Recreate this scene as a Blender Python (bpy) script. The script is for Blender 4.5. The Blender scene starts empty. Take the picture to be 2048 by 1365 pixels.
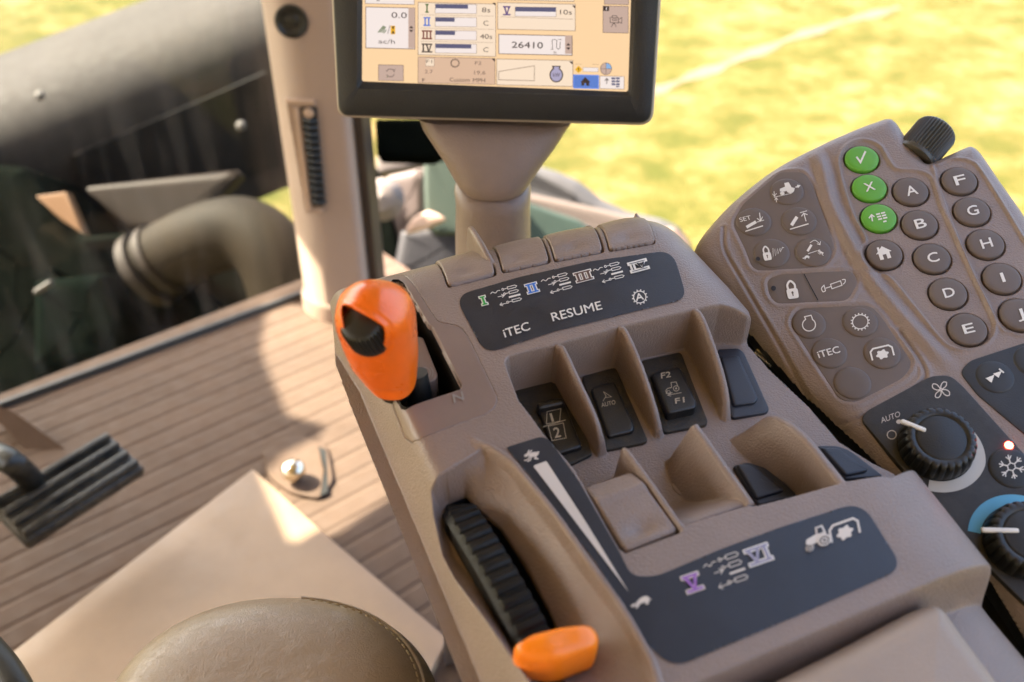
import bpy, math, random
import numpy as np
from math import radians, sin, cos, pi
rnd = random.Random(7)
sc = bpy.context.scene
# ------------------------------------------------------------------ camera
CAM = np.array([0.0, 0.0, 1.0]); FPX = 1900.0; PITCH = radians(35)
FWD = np.array([0, cos(PITCH), -sin(PITCH)]); UP = np.array([0, sin(PITCH), cos(PITCH)]); RGT = np.array([1.0, 0, 0])
cd = bpy.data.cameras.new('camera'); cam = bpy.data.objects.new('camera', cd); sc.collection.objects.link(cam)
cam.location = CAM; cam.rotation_euler = (pi/2 - PITCH, 0, 0)
cd.sensor_width = 36; cd.lens = 36*FPX/2048; cd.clip_start = 0.02; cd.clip_end = 400
cd.dof.use_dof = True; cd.dof.focus_distance = 0.65; cd.dof.aperture_fstop = 5.0; cd.dof.aperture_blades = 9
sc.camera = cam
# ------------------------------------------------------------------ world, sun, exposure
SUN_AZ = np.array([-0.93, 0.37]); SUN_AZ /= np.linalg.norm(SUN_AZ); SUN_EL = radians(47)
w = bpy.data.worlds.new('World'); sc.world = w; w.use_nodes = True
nt = w.node_tree; bg = nt.nodes['Background']
sky = nt.nodes.new('ShaderNodeTexSky'); sky.sky_type = 'NISHITA'; sky.sun_disc = False
sky.sun_elevation = SUN_EL; sky.sun_rotation = math.atan2(SUN_AZ[0], SUN_AZ[1]); sky.dust_density = 6.0; sky.ozone_density = 0.2
nt.links.new(sky.outputs[0], bg.inputs[0]); bg.inputs[1].default_value = 0.12
sl = bpy.data.lights.new('sun', 'SUN'); sl.energy = 4.8; sl.angle = radians(0.5); sl.color = (1, .89, .74)
sun = bpy.data.objects.new('sun', sl); sc.collection.objects.link(sun)
sdir = np.array([SUN_AZ[0]*cos(SUN_EL), SUN_AZ[1]*cos(SUN_EL), sin(SUN_EL)])
from mathutils import Vector
sun.rotation_euler = Vector(sdir).to_track_quat('Z', 'Y').to_euler(); sun.location = (-3, 1, 4)
sc.view_settings.view_transform = 'Standard'; sc.view_settings.look = 'None'
sc.view_settings.exposure = 3.02; sc.view_settings.gamma = 1
# ------------------------------------------------------------------ geometry helpers
def rays(px):
    px = np.asarray(px, float).reshape(-1, 2)
    u = (px[:, 0]-1024)/FPX; v = (682.5-px[:, 1])/FPX
    return u[:, None]*RGT + v[:, None]*UP + FWD
def pix(p):
    d = np.asarray(p, float).reshape(-1, 3)-CAM
    z = d@FWD
    return np.stack([1024+FPX*(d@RGT)/z, 682.5-FPX*(d@UP)/z], 1)
def at(x, y, depth):                      # point seen at a pixel at a depth along the view axis
    return CAM + rays([(x, y)])[0]*depth
def at_z(x, y, z):                        # point seen at a pixel on a level plane
    r = rays([(x, y)])[0]; return CAM + r*((z-CAM[2])/r[2])
def unit(v): v = np.asarray(v, float); return v/np.linalg.norm(v)
class Frame:                              # a plane in the world with its own axes
    def __init__(s, O, e2, e1):
        s.O = np.asarray(O, float); s.e2 = unit(e2); e1 = np.asarray(e1, float)
        s.e1 = unit(e1-(e1@s.e2)*s.e2); s.e3 = np.cross(s.e1, s.e2)
    def w(s, L): L = np.asarray(L, float).reshape(-1, 3); return s.O + L[:, :1]*s.e1 + L[:, 1:2]*s.e2 + L[:, 2:3]*s.e3
    def l(s, W): d = np.asarray(W, float).reshape(-1, 3)-s.O; return np.stack([d@s.e1, d@s.e2, d@s.e3], 1)
    def P(s, px, h=0.0):                  # pixels to plane coordinates at height h
        r = rays(px); h = np.broadcast_to(np.asarray(h, float), (len(r),))
        k = (h-(CAM-s.O)@s.e3)/(r@s.e3); L = s.l(CAM+r*k[:, None]); return L[:, :2]
    def hit(s, px, dh=0.0):
        q = s.P(px, dh); return np.column_stack([q, np.full(len(q), dh)])
def sdf(poly, X, Y, crop=None):           # signed distance to a polygon, negative inside
    shp = X.shape; x = X.ravel(); y = Y.ravel()
    out = np.full(x.shape, 1.0)
    p = np.asarray(poly, float)
    if crop is None: crop = 0.03
    m = (x > p[:, 0].min()-crop) & (x < p[:, 0].max()+crop) & (y > p[:, 1].min()-crop) & (y < p[:, 1].max()+crop)
    xs = x[m]; ys = y[m]; d2 = np.full(xs.shape, 1e9); ins = np.zeros(xs.shape, bool)
    for i in range(len(p)):
        a = p[i-1]; b = p[i]; e = b-a; L = e@e
        if L < 1e-16: continue
        k = np.clip(((xs-a[0])*e[0]+(ys-a[1])*e[1])/L, 0, 1)
        d2 = np.minimum(d2, (xs-a[0]-k*e[0])**2+(ys-a[1]-k*e[1])**2)
        c = (a[1] > ys) != (b[1] > ys)
        if abs(e[1]) > 1e-12: ins ^= c & (xs < a[0]+(ys-a[1])*e[0]/e[1])
    out[m] = np.sqrt(d2)*np.where(ins, -1, 1)
    return out.reshape(shp)
def dline(path, X, Y):                    # distance to a polyline, side and interpolated third value
    p = np.asarray(path, float); best = np.full(X.shape, 1e9); val = np.zeros(X.shape); side = np.zeros(X.shape); par = np.zeros(X.shape)
    acc = 0
    for i in range(len(p)-1):
        a = p[i]; b = p[i+1]; e = b[:2]-a[:2]; L = math.hypot(*e)
        k0 = ((X-a[0])*e[0]+(Y-a[1])*e[1])/(L*L); k = np.clip(k0, 0, 1)
        d = np.hypot(X-a[0]-k*e[0], Y-a[1]-k*e[1]); m = d < best
        best = np.where(m, d, best)
        if p.shape[1] > 2: val = np.where(m, a[2]+k*(b[2]-a[2]), val)
        side = np.where(m, np.sign(e[0]*(Y-a[1])-e[1]*(X-a[0])), side); par = np.where(m, acc+k*L, par)
        acc += L
    return best, val, side, par
def sm(x): x = np.clip(x, 0, 1); return x*x*(3-2*x)
def rpoly(pts, r=10, n=6):                # round the corners of a polygon; r one number or one per corner
    pts = [np.asarray(p, float) for p in pts]; out = []; N = len(pts)
    for i in range(N):
        a, b, c = pts[i-1], pts[i], pts[(i+1) % N]; rr = r[i] if isinstance(r, (list, tuple)) else r
        u = a-b; v = c-b; lu = np.linalg.norm(u); lv = np.linalg.norm(v); rr = min(rr, lu*.48, lv*.48)
        p0 = b+u/lu*rr; p1 = b+v/lv*rr
        for k in range(n+1):
            t = k/n; out.append((1-t)**2*p0+2*t*(1-t)*b+t*t*p1)
    return np.array(out)
def catmull(pts, n=8, closed=False):
    p = np.asarray(pts, float); out = []; N = len(p)
    rng = range(N) if closed else range(N-1)
    for i in rng:
        g = (lambda k: p[k % N]) if closed else (lambda k: p[min(max(k, 0), N-1)])
        a, b, c, d = g(i-1), g(i), g(i+1), g(i+2)
        for k in range(n):
            t = k/n; out.append(.5*((2*b)+(c-a)*t+(2*a-5*b+4*c-d)*t*t+(3*b-a-3*c+d)*t**3))
    if not closed: out.append(p[-1])
    return np.array(out)
def ell(cx, cy, rx, ry, ang=0, n=32, a0=0, a1=2*pi, close=False):
    t = np.linspace(a0, a1, n, endpoint=close); ca, sa = cos(ang), sin(ang)
    x = rx*np.cos(t); y = ry*np.sin(t); return np.stack([cx+x*ca-y*sa, cy+x*sa+y*ca], 1)
# ------------------------------------------------------------------ objects
WO = {}
def link(o, parent=None, origin=(0, 0, 0)):
    sc.collection.objects.link(o); origin = np.asarray(origin, float); WO[o.name] = origin
    if parent is not None: o.parent = parent; o.location = origin-WO[parent.name]
    else: o.location = origin
    return o
def thing(name, label, cat, loc, group=None):
    o = bpy.data.objects.new(name, None); o.empty_display_size = .03; link(o, None, loc); return tag(o, label, cat, group)
def tag(o, label=None, cat=None, group=None, kind=None):
    if label: o['label'] = label
    if cat: o['category'] = cat
    if group: o['group'] = group
    if kind: o['kind'] = kind
    return o
def obj(name, V, F, mat, parent=None, smooth=True, angle=None):
    V = np.asarray(V, float).reshape(-1, 3); c = (V.min(0)+V.max(0))/2; me = bpy.data.meshes.new(name)
    if isinstance(F, np.ndarray):
        me.vertices.add(len(V)); me.vertices.foreach_set('co', (V-c).ravel())
        nf = len(F); k = F.shape[1]; me.loops.add(nf*k); me.loops.foreach_set('vertex_index', F.ravel().astype(np.int32))
        me.polygons.add(nf); me.polygons.foreach_set('loop_start', np.arange(0, nf*k, k, dtype=np.int32))
        me.polygons.foreach_set('loop_total', np.full(nf, k, np.int32)); me.update(calc_edges=True); me.validate()
    else: me.from_pydata((V-c).tolist(), [], [tuple(map(int, f)) for f in F]); me.update()
    if smooth: me.polygons.foreach_set('use_smooth', np.ones(len(me.polygons), bool))
    if angle: me.set_sharp_from_angle(angle=radians(angle))
    me.materials.append(mat); o = bpy.data.objects.new(name, me); return link(o, parent, c)
class MB:
    def __init__(s): s.V = []; s.F = []
    def add(s, V, F):
        o = len(s.V); s.V += [tuple(v) for v in np.asarray(V, float).reshape(-1, 3)]; s.F += [tuple(int(i)+o for i in f) for f in F]; return s
    def loft(s, loops, cap0=True, cap1=True, closed=True):
        n = len(loops[0]); V = np.concatenate([np.asarray(l, float) for l in loops]); F = []
        for k in range(len(loops)-1):
            for i in range(n if closed else n-1):
                j = (i+1) % n; F.append((k*n+i, k*n+j, (k+1)*n+j, (k+1)*n+i))
        if cap0: F.append(tuple(range(n))[::-1])
        if cap1: F.append(tuple((len(loops)-1)*n+i for i in range(n)))
        return s.add(V, F)
    def tube(s, path, r, n=12, caps=True):
        path = np.asarray(path, float); r = np.broadcast_to(np.asarray(r, float), (len(path),)); loops = []
        ref = np.array([0, 0, 1.0])
        for i, p in enumerate(path):
            t = unit(path[min(i+1, len(path)-1)]-path[max(i-1, 0)])
            if abs(t@ref) > .95: ref = np.array([1.0, 0, 0])
            a = unit(np.cross(t, ref)); b = np.cross(t, a)
            ang = np.linspace(0, 2*pi, n, endpoint=False); loops.append(p+r[i]*(np.cos(ang)[:, None]*a+np.sin(ang)[:, None]*b))
        return s.loft(loops, caps, caps)
    def lathe(s, O, ax, prof, n=48, rib=None, xd=None):
        ax = unit(ax); xd = unit(np.cross(ax, [0.3, 1, .2])) if xd is None else unit(np.asarray(xd)-(np.asarray(xd)@ax)*ax); yd = np.cross(ax, xd)
        th = np.linspace(0, 2*pi, n, endpoint=False); loops = []
        for pr in prof:
            r, z = pr[0], pr[1]; rr = np.full(n, r)
            if rib is not None and len(pr) > 2: rr = r+pr[2]*rib(th)
            loops.append(np.asarray(O)+ax*z+(rr*np.cos(th))[:, None]*xd+(rr*np.sin(th))[:, None]*yd)
        return s.loft(loops, prof[0][0] > 1e-6, prof[-1][0] > 1e-6)
    def box(s, c, ax, ay, az, sx, sy, sz, bev=0.0):
        c = np.asarray(c, float); b = min(bev, sx/2*.9, sy/2*.9, sz/2*.9)
        def rect(ix, iy, z): return [c+ax*x*(sx/2-ix)+ay*y*(sy/2-iy)+az*z for x, y in ((-1, -1), (1, -1), (1, 1), (-1, 1))]
        if b <= 0: return s.loft([rect(0, 0, -sz/2), rect(0, 0, sz/2)])
        def rr(inset, z):
            q = rpoly([(-sx/2+inset, -sy/2+inset), (sx/2-inset, -sy/2+inset), (sx/2-inset, sy/2-inset), (-sx/2+inset, sy/2-inset)], max(b-inset, 1e-5), 3)
            return [c+ax*x+ay*y+az*z for x, y in q]
        k = .29*b
        return s.loft([rr(b, -sz/2), rr(k, -sz/2+k), rr(0, -sz/2+b), rr(0, sz/2-b), rr(k, sz/2-k), rr(b, sz/2)])
    def build(s, name, mat, parent=None, smooth=True, angle=35): return obj(name, np.array(s.V), s.F, mat, parent, smooth, angle)
# ------------------------------------------------------------------ materials
MATS = {}
def mat(name, col, rough=.5, metal=0.0, bump=0.0, scale=900, var=0.0, vscale=30, spec=.5, emit=None, es=1.0, coat=0.0, col2=None, rvar=0.0):
    if name in MATS: return MATS[name]
    m = bpy.data.materials.new(name); m.use_nodes = True; t = m.node_tree; N = t.nodes; b = N['Principled BSDF']
    b.inputs['Base Color'].default_value = (*col, 1); b.inputs['Roughness'].default_value = rough; b.inputs['Metallic'].default_value = metal
    b.inputs['Specular IOR Level'].default_value = spec; b.inputs['Coat Weight'].default_value = coat; b.inputs['Coat Roughness'].default_value = .15
    g = N.new('ShaderNodeNewGeometry')
    if var > 0 or col2:
        n = N.new('ShaderNodeTexNoise'); n.inputs['Scale'].default_value = vscale; n.inputs['Detail'].default_value = 6; n.inputs['Roughness'].default_value = .65
        t.links.new(g.outputs['Position'], n.inputs['Vector']); mx = N.new('ShaderNodeMix'); mx.data_type = 'RGBA'
        r = N.new('ShaderNodeMapRange'); r.inputs[1].default_value = .35; r.inputs[2].default_value = .65; t.links.new(n.outputs[0], r.inputs[0]); t.links.new(r.outputs[0], mx.inputs[0])
        c2 = col2 if col2 else tuple(min(1, c*(1+var)) for c in col); c1 = col if col2 else tuple(c*(1-var) for c in col)
        mx.inputs[6].default_value = (*c1, 1); mx.inputs[7].default_value = (*c2, 1); t.links.new(mx.outputs[2], b.inputs['Base Color'])
    if rvar > 0:
        n = N.new('ShaderNodeTexNoise'); n.inputs['Scale'].default_value = 45; n.inputs['Detail'].default_value = 8; t.links.new(g.outputs['Position'], n.inputs['Vector'])
        r = N.new('ShaderNodeMapRange'); r.inputs[1].default_value = .3; r.inputs[2].default_value = .7; r.inputs[3].default_value = max(.05, rough-rvar); r.inputs[4].default_value = rough+rvar
        t.links.new(n.outputs[0], r.inputs[0]); t.links.new(r.outputs[0], b.inputs['Roughness'])
    if bump > 0:
        n = N.new('ShaderNodeTexNoise'); n.inputs['Scale'].default_value = scale; n.inputs['Detail'].default_value = 2
        t.links.new(g.outputs['Position'], n.inputs['Vector']); bp = N.new('ShaderNodeBump'); bp.inputs['Strength'].default_value = bump; bp.inputs['Distance'].default_value = 1.0/scale
        t.links.new(n.outputs[0], bp.inputs['Height']); t.links.new(bp.outputs[0], b.inputs['Normal'])
    if emit: b.inputs['Emission Color'].default_value = (*emit, 1); b.inputs['Emission Strength'].default_value = es
    MATS[name] = m; return m
BROWN = (.230, .173, .146)
m_brown = mat('brown_plastic', BROWN, .37, bump=.55, scale=850, var=.05, vscale=25, rvar=.06)
m_plate = mat('brown_smooth_plastic', (.212, .156, .133), .34, bump=.2, scale=1500, var=.04)
m_key = mat('key_rubber', (.118, .088, .072), .55, bump=.15, scale=1800, var=.05)
m_keypanel = mat('keypad_membrane', (.132, .098, .080), .5, bump=.15, scale=1800, var=.05)
m_label = mat('label_film', (.014, .017, .027), .40, bump=.25, scale=1600, var=.15, rvar=.08)
m_black = mat('black_plastic', (.012, .012, .012), .42, bump=.2, scale=1300, var=.2, rvar=.08)
m_switch = mat('switch_plastic', (.011, .010, .010), .36, bump=.2, scale=900, var=.2)
m_blue_black = mat('blank_switch_plastic', (.015, .016, .024), .4, bump=.2, scale=1400)
m_void = mat('dark_void', (.004, .004, .004), .8)
m_dust = mat('dusty_black_base', (.012, .011, .010), .6, col2=(.035, .024, .012), vscale=120, bump=.3, scale=700)
m_orange = mat('orange_plastic', (.86, .150, .008), .30, var=.05, vscale=60, coat=.15, bump=.08, scale=1500, rvar=.08)
m_orange2 = mat('bright_orange_plastic', (.95, .23, .008), .32, var=.04, vscale=60, coat=.15, bump=.08, scale=1500, rvar=.08)
m_white = mat('white_ink', (.72, .69, .64), .5)
m_cream = mat('cream_ink', (.62, .56, .5), .5)
m_dimink = mat('worn_gold_ink', (.42, .36, .27), .5)
m_greyink = mat('grey_ink', (.26, .24, .22), .5)
m_ig = mat('green_ink', (.03, .33, .06), .5); m_ib = mat('blue_ink', (.03, .16, .55), .5); m_ir = mat('maroon_ink', (.10, .05, .035), .5); m_ip = mat('violet_ink', (.28, .12, .42), .5)
m_greenkey = mat('green_rubber', (.10, .33, .03), .45, bump=.12, scale=1800, var=.05)
m_bluearc = mat('blue_ink_arc', (.10, .38, .58), .5)
# ------------------------------------------------------------------ ink (writing and symbols, drawn in flat shapes)
_txt = {}
def glyphs(s, bold=.02):
    k = (s, bold)
    if k in _txt: return _txt[k]
    c = bpy.data.curves.new('text', 'FONT'); c.body = s; c.resolution_u = 3; c.offset = bold; c.fill_mode = 'FRONT'
    o = bpy.data.objects.new('text', c); sc.collection.objects.link(o); dg = bpy.context.evaluated_depsgraph_get(); dg.update()
    me = bpy.data.meshes.new_from_object(o.evaluated_get(dg)); V = np.array([v.co[:2] for v in me.vertices]); F = [tuple(p.vertices) for p in me.polygons]
    bpy.data.objects.remove(o); bpy.data.curves.remove(c); bpy.data.meshes.remove(me)
    V = V-[V[:, 0].min(), 0]; V = V/[V[:, 0].max(), 1]; V[:, 1] /= .69
    _txt[k] = (V, F); return _txt[k]
class Ink:
    def __init__(s): s.L = {}
    def _a(s, m, V, F, lift):
        d = s.L.setdefault((m.name, lift), [[], []]); o = len(d[0]); d[0] += [tuple(v) for v in V]; d[1] += [tuple(i+o for i in f) for f in F]
    def poly(s, m, pts, lift=0): s._a(m, pts, [tuple(range(len(pts)))], lift); return s
    def line(s, m, pts, wd, lift=0, closed=False):
        p = [np.asarray(q, float) for q in pts]
        if closed: p = p+[p[0]]
        L = []; R = []
        for i in range(len(p)):
            if closed and i in (0, len(p)-1): t = unit(p[1]-p[0])+unit(p[-1]-p[-2])
            else: t = (unit(p[i+1]-p[i]) if i < len(p)-1 else 0)+(unit(p[i]-p[i-1]) if i > 0 else 0)
            t = unit(t+1e-9); nrm = np.array([-t[1], t[0]])
            ref = unit(p[i+1]-p[i]) if i < len(p)-1 else unit(p[i]-p[i-1]); k = wd/2/max(.45, abs(t@ref))
            L.append(p[i]+nrm*k); R.append(p[i]-nrm*k)
        n = len(p); s._a(m, L+R, [(i, i+1, n+i+1, n+i) for i in range(n-1)], lift); return s
    def text(s, m, body, p0, p1, cap, lift=0, bold=.02, up=None):      # baseline start, baseline end, cap height
        V, F = glyphs(body, 0); p0 = np.array(p0, float); p1 = np.array(p1, float); d = p1-p0
        u = np.array(up, float) if up is not None else unit(np.array([d[1], -d[0]]))
        u = u/np.linalg.norm(u)*cap
        B = p0+V[:, :1]*d+V[:, 1:2]*u; k = bold*cap*.9; du = unit(d); uu = unit(u)
        offs = [(0, 0)] if bold <= 0 else [(k, 0), (-k, 0), (0, k), (0, -k)]
        for i, (a, b) in enumerate(offs): s._a(m, B+du*a+uu*b, F, lift+i*.22)
        return s
    def build(s, name, surf, parent, h0=.0003, step=.00012):
        AV = []; AF = []; AM = []; ms = []; n = 0
        for (mn, lift), (V, F) in s.L.items():
            W_ = surf.w(surf.hit(np.array(V), h0+lift*step)); AV.append(W_); AF += [tuple(i+n for i in f) for f in F]; n += len(W_)
            if mn not in ms: ms.append(mn)
            AM += [ms.index(mn)]*len(F)
        o = obj(name, np.concatenate(AV), AF, MATS[ms[0]], parent, smooth=False)
        for k in ms[1:]: o.data.materials.append(MATS[k])
        o.data.polygons.foreach_set('material_index', np.array(AM, np.int32)); return o
class Tf:                                  # small drawing frame: unit box to pixels
    def __init__(s, o, ex, ey): s.o = np.array(o, float); s.ex = np.array(ex, float); s.ey = np.array(ey, float)
    def __call__(s, pts): p = np.asarray(pts, float).reshape(-1, 2); return s.o+p[:, :1]*s.ex+p[:, 1:]*s.ey
    def sc(s): return (np.linalg.norm(s.ex)+np.linalg.norm(s.ey))/2
# ------------------------------------------------------------------ height fields over a frame
class HF(Frame):
    def grid(s, x0, x1, y0, y1, res):
        s.x0, s.y0, s.res = x0, y0, res; s.nx = int((x1-x0)/res)+1; s.ny = int((y1-y0)/res)+1
        s.X, s.Y = np.meshgrid(x0+np.arange(s.nx)*res, y0+np.arange(s.ny)*res); s.H = np.zeros(s.X.shape); s.mask = np.ones(s.X.shape, bool)
    def samp(s, x, y):
        gx = (np.asarray(x)-s.x0)/s.res; gy = (np.asarray(y)-s.y0)/s.res
        ok = (gx >= 0) & (gx < s.nx-1) & (gy >= 0) & (gy < s.ny-1)
        i = np.clip(gx.astype(int), 0, s.nx-2); j = np.clip(gy.astype(int), 0, s.ny-2); a = np.clip(gx-i, 0, 1); b = np.clip(gy-j, 0, 1); H = s.H
        v = (H[j, i]*(1-a)+H[j, i+1]*a)*(1-b)+(H[j+1, i]*(1-a)+H[j+1, i+1]*a)*b
        return np.where(ok, v, -1.0)
    def hit(s, px, dh=0.0, top=.05, bot=-.12):
        px = np.asarray(px, float).reshape(-1, 2); out = np.zeros((len(px), 3))
        for c0 in range(0, len(px), 4000):
            r = rays(px[c0:c0+4000]); den = r@s.e3; base = (CAM-s.O)@s.e3
            k0 = (top-base)/den; k1 = (bot-base)/den; M = 420; a = np.linspace(0, 1, M)
            K = k0[:, None]+(k1-k0)[:, None]*a; Lx = (CAM-s.O)@s.e1+K*(r@s.e1)[:, None]; Ly = (CAM-s.O)@s.e2+K*(r@s.e2)[:, None]; Lz = base+K*den[:, None]
            G = Lz-(s.samp(Lx, Ly)+dh); idx = np.argmax(G < 0, 1); idx = np.where((G < 0).any(1), idx, M-1); i0 = np.maximum(idx-1, 0); ar = np.arange(len(r))
            g0 = G[ar, i0]; g1 = G[ar, idx]; f = np.where(idx > 0, g0/(g0-g1+1e-12), 0); f = np.clip(f, 0, 1)
            for q, A in enumerate((Lx, Ly, Lz)): out[c0:c0+4000, q] = A[ar, i0]+f*(A[ar, idx]-A[ar, i0])
        return out
    def carve(s, poly, z, wd=.002, soft=0.0, crop=.02):               # sink inside polygon to height z (number or array)
        d = sdf(poly, s.X, s.Y, crop); k = sm((-d+soft)/wd); s.H = s.H*(1-k)+np.minimum(z, s.H)*k
    def bump(s, poly, dz, wd=.002, crop=.02):
        d = sdf(poly, s.X, s.Y, crop); s.H = s.H+dz*sm(-d/wd); return d
    def ridge(s, path, wt, wb, floor, n=10):                           # path of (s,t,h): a fin with flat top half width wt, foot half width wb
        P = catmull(path, n); d, v, sd, par = dline(P, s.X, s.Y); k = sm(1-(d-wt)/(wb-wt)); s.H = np.maximum(s.H, floor+(v-floor)*k)
    def mesh(s, name, m, parent, mask=None):
        mk = s.mask if mask is None else mask; idx = np.arange(s.nx*s.ny).reshape(s.ny, s.nx)
        q = mk[:-1, :-1] & mk[1:, :-1] & mk[:-1, 1:] & mk[1:, 1:]
        F = np.stack([idx[:-1, :-1][q], idx[:-1, 1:][q], idx[1:, 1:][q], idx[1:, :-1][q]], 1); us = np.unique(F); re = np.full(s.nx*s.ny, -1); re[us] = np.arange(len(us))
        L = np.stack([s.X.ravel()[us], s.Y.ravel()[us], s.H.ravel()[us]], 1)
        return obj(name, s.w(L), re[F], m, parent)
def pad(name, hf, poly, hfun, edge, m, parent, res=.0005, depth=.004, base=None, hole=None):
    """raised piece lying on a height field: polygon in plane coordinates, hfun(X,Y,d) extra height, rounded edge"""
    poly = np.asarray(poly); g = HF(hf.O, hf.e2, hf.e1); g.grid(poly[:, 0].min()-res*2, poly[:, 0].max()+res*2, poly[:, 1].min()-res*2, poly[:, 1].max()+res*2, res)
    d = sdf(poly, g.X, g.Y, 1); b = hf.samp(g.X, g.Y) if base is None else base(g.X, g.Y)
    x = np.clip(1+d/edge, 0, 1); rnd_ = edge*(1-np.sqrt(np.maximum(0, 1-x*x)))
    g.H = b+hfun(g.X, g.Y, d)-rnd_-np.where(d > 0, depth, 0); g.mask = d < res*1.6
    if hole is not None:
        dh = sdf(hole, g.X, g.Y, 1); xh = np.clip(1-dh/edge, 0, 1); g.H -= edge*(1-np.sqrt(np.maximum(0, 1-xh*xh)))+np.where(dh < 0, depth*.9, 0); g.mask &= dh > -res*1.6
    return g.mesh(name, m, parent), g
def slab(name, fr, px, zt, zb, bev, m, parent, tilt=None, cap0=False, k=4, crown=0.0):
    """rounded slab: pixel outline of its top face at height zt above the frame plane"""
    q = fr.P(px, zt); c = q.mean(0); n = len(q); t = np.roll(q, -1, 0)-np.roll(q, 1, 0); nr = np.stack([-t[:, 1], t[:, 0]], 1); nr /= np.linalg.norm(nr, axis=1)[:, None]
    A = .5*np.sum(q[:, 0]*np.roll(q[:, 1], -1)-np.roll(q[:, 0], -1)*q[:, 1])
    if A < 0: nr = -nr
    tf = tilt if tilt else (lambda x, y: 0*x)
    loops = []; add = lambda Q, z: loops.append(fr.w(np.column_stack([Q, z+tf(Q[:, 0]-c[0], Q[:, 1]-c[1])])))
    add(q-nr*.0004, zb)
    for i in range(k+1):
        a = pi/2*i/k; add(q+nr*bev*(1-cos(a)), zt-bev*(1-sin(a)))
    Q = q+nr*bev
    for f, zz in ((.8, .36), (.55, .7), (.25, .94)):
        add(c+(Q-c)*f, zt+crown*zz)
    return MB().loft(loops, cap0, True).build(name, m, parent, True, 50)
# ------------------------------------------------------------------ side console
FD = np.array([-.402, .916, .19]); RD = np.array([.927, .374, .042])
C = HF(CAM+rays([(1150, 640)])[0]*.60, FD, RD)
C.grid(-.150, .146, -.325, .132, .0005)
X, Y = C.X, C.Y
def Ps(pts, h=0.0): return C.P(pts, h)
def fin(path, wt, wl, wr, floor, n=10):            # px path with heights; separate foot widths each side
    P = np.array([[*C.P([(x, y)], h)[0], h] for x, y, h in path]); P = catmull(P, n); d, v, sd, par = dline(P, X, Y)
    wb = np.where(sd > 0, wr, wl); k = np.clip(1-(d-wt)/(wb-wt), 0, 1); k = np.where(wb > .008, k, sm(k))
    rd = .0008*np.clip(d/wt, 0, 1)**2
    C.H = np.where(k > 0, np.maximum(C.H, floor+(v-floor)*k-np.where(d < wt*1.2, rd, .0008)), C.H); return P
# base: flat deck, rolled off to the front, the left and the right
t0 = .060-.006*sm((X+.02)/.12); Rf = .056; xf = np.clip((Y-t0)/Rf, 0, .985); dropf = Rf*(1-np.sqrt(1-xf*xf))+np.maximum(0, Y-t0-Rf*.985)*5
xl = -(X+np.interp(Y, [.02, .07], [.1235, .1295])); dl_ = 2.35*.5*(xl+np.sqrt(xl*xl+.0035**2))
edge = np.interp(Y, [-.32, -.25, -.165, -.157, -.146, -.126, -.094, -.059, -.036, -.024, .0, .13], [.134, .134, .139, .137, .130, .1215, .1205, .1155, .1145, .119, .119, .112])
Wr = np.where(Y > -.04, .032, .052); xr = np.clip((X-(edge-Wr))/Wr, 0, 1); dr_ = np.where(Y > -.04, .020, .024)*(1-np.sqrt(np.maximum(0, 1-xr*xr*.97)))
C.H = -dropf-dl_-dr_
DECK = C.H.copy(); G0 = HF(C.O, C.e2, C.e1); G0.grid(-.150, .146, -.325, .132, .0005); G0.H = DECK
# shelf between the two decks
SH = -.033
shelf_px = [(1009, 727), (1011, 718), (1018, 711), (1060, 699), (1110, 688), (1180, 669), (1240, 652), (1310, 636), (1390, 617), (1440, 607), (1500, 612)]
sp = [tuple(p) for p in Ps(shelf_px)]+[(.16, -.02), (.16, -.165)]+[tuple(p) for p in Ps([(1786, 951), (1765, 950), (1686, 966), (1595, 992), (1520, 1011), (1508, 1014), (1497, 1012), (1378, 1049), (1366, 1057), (1360, 1067), (1251, 1108), (1237, 1098), (1162, 965), (1143, 933), (1086, 868), (1059, 830), (1036, 801)])]
shelfz = SH-.006*sm((X-.05)/.1)*0
edge_s = np.where(X > edge-.01, -.003*sm((X-edge+.01)/.01), 0)
C.carve(sp, shelfz+edge_s, .0042, crop=.03)
C.H = np.where((sdf(sp, X, Y, .03) > 0), C.H, C.H)
# ramp of the scoop, fins and wedges standing on the shelf
ramp = SH+(-.0025-SH)*sm((-.124-Y)/.034); rr = Ps([(1378, 1047)])[0]
inr = (X > -.0165) & (X < .027) & (Y > -.1605) & (Y < -.118); C.H = np.where(inr, np.maximum(C.H, ramp-.0015*sm(((-.1575)-Y)/.003)), C.H)
fin([(1118, 692, 0), (1128, 699, -.0003), (1152, 751, -.004), (1186, 824, -.011), (1203, 877, -.021), (1206, 915, -.0335)], .0016, .0042, .0042, SH)
fin([(1243, 656, 0), (1252, 663, -.0003), (1278, 721, -.0062), (1304, 797, -.0165), (1317, 847, -.0255), (1320, 880, -.0335)], .0016, .0046, .0042, SH)
fin([(1392, 620, 0), (1402, 630, -.0003), (1419, 671, -.0045), (1442, 740, -.0125), (1453, 793, -.022), (1453, 848, -.0335)], .0018, .005, .0042, SH)
fin([(1250, 898, -.002), (1258, 907, 0), (1302, 967, 0), (1369, 1061, 0)], .0016, .004, .0036, SH)
def wall(s0, foot, top, y0, y1, half=.0022, rgt=.0042):
    # one sided buttress along the shelf: steep right face, slanted left face reaching foot(t) to the left, top height top(t)
    f = np.maximum(foot(Y), .003); kl = np.clip(1-(s0-half-X)/f, 0, 1); kr = sm(1-(X-s0-half)/rgt); k = np.where(X < s0, kl, kr)
    ky = sm((y0-Y)/.0045)*(Y > y1); rd = .0010*np.clip(np.abs(X-s0)/half, 0, 1)**2
    z = SH+(top(Y)-SH)*k*ky-np.where(k > .02, rd, 0); C.H = np.maximum(C.H, z)
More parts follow.
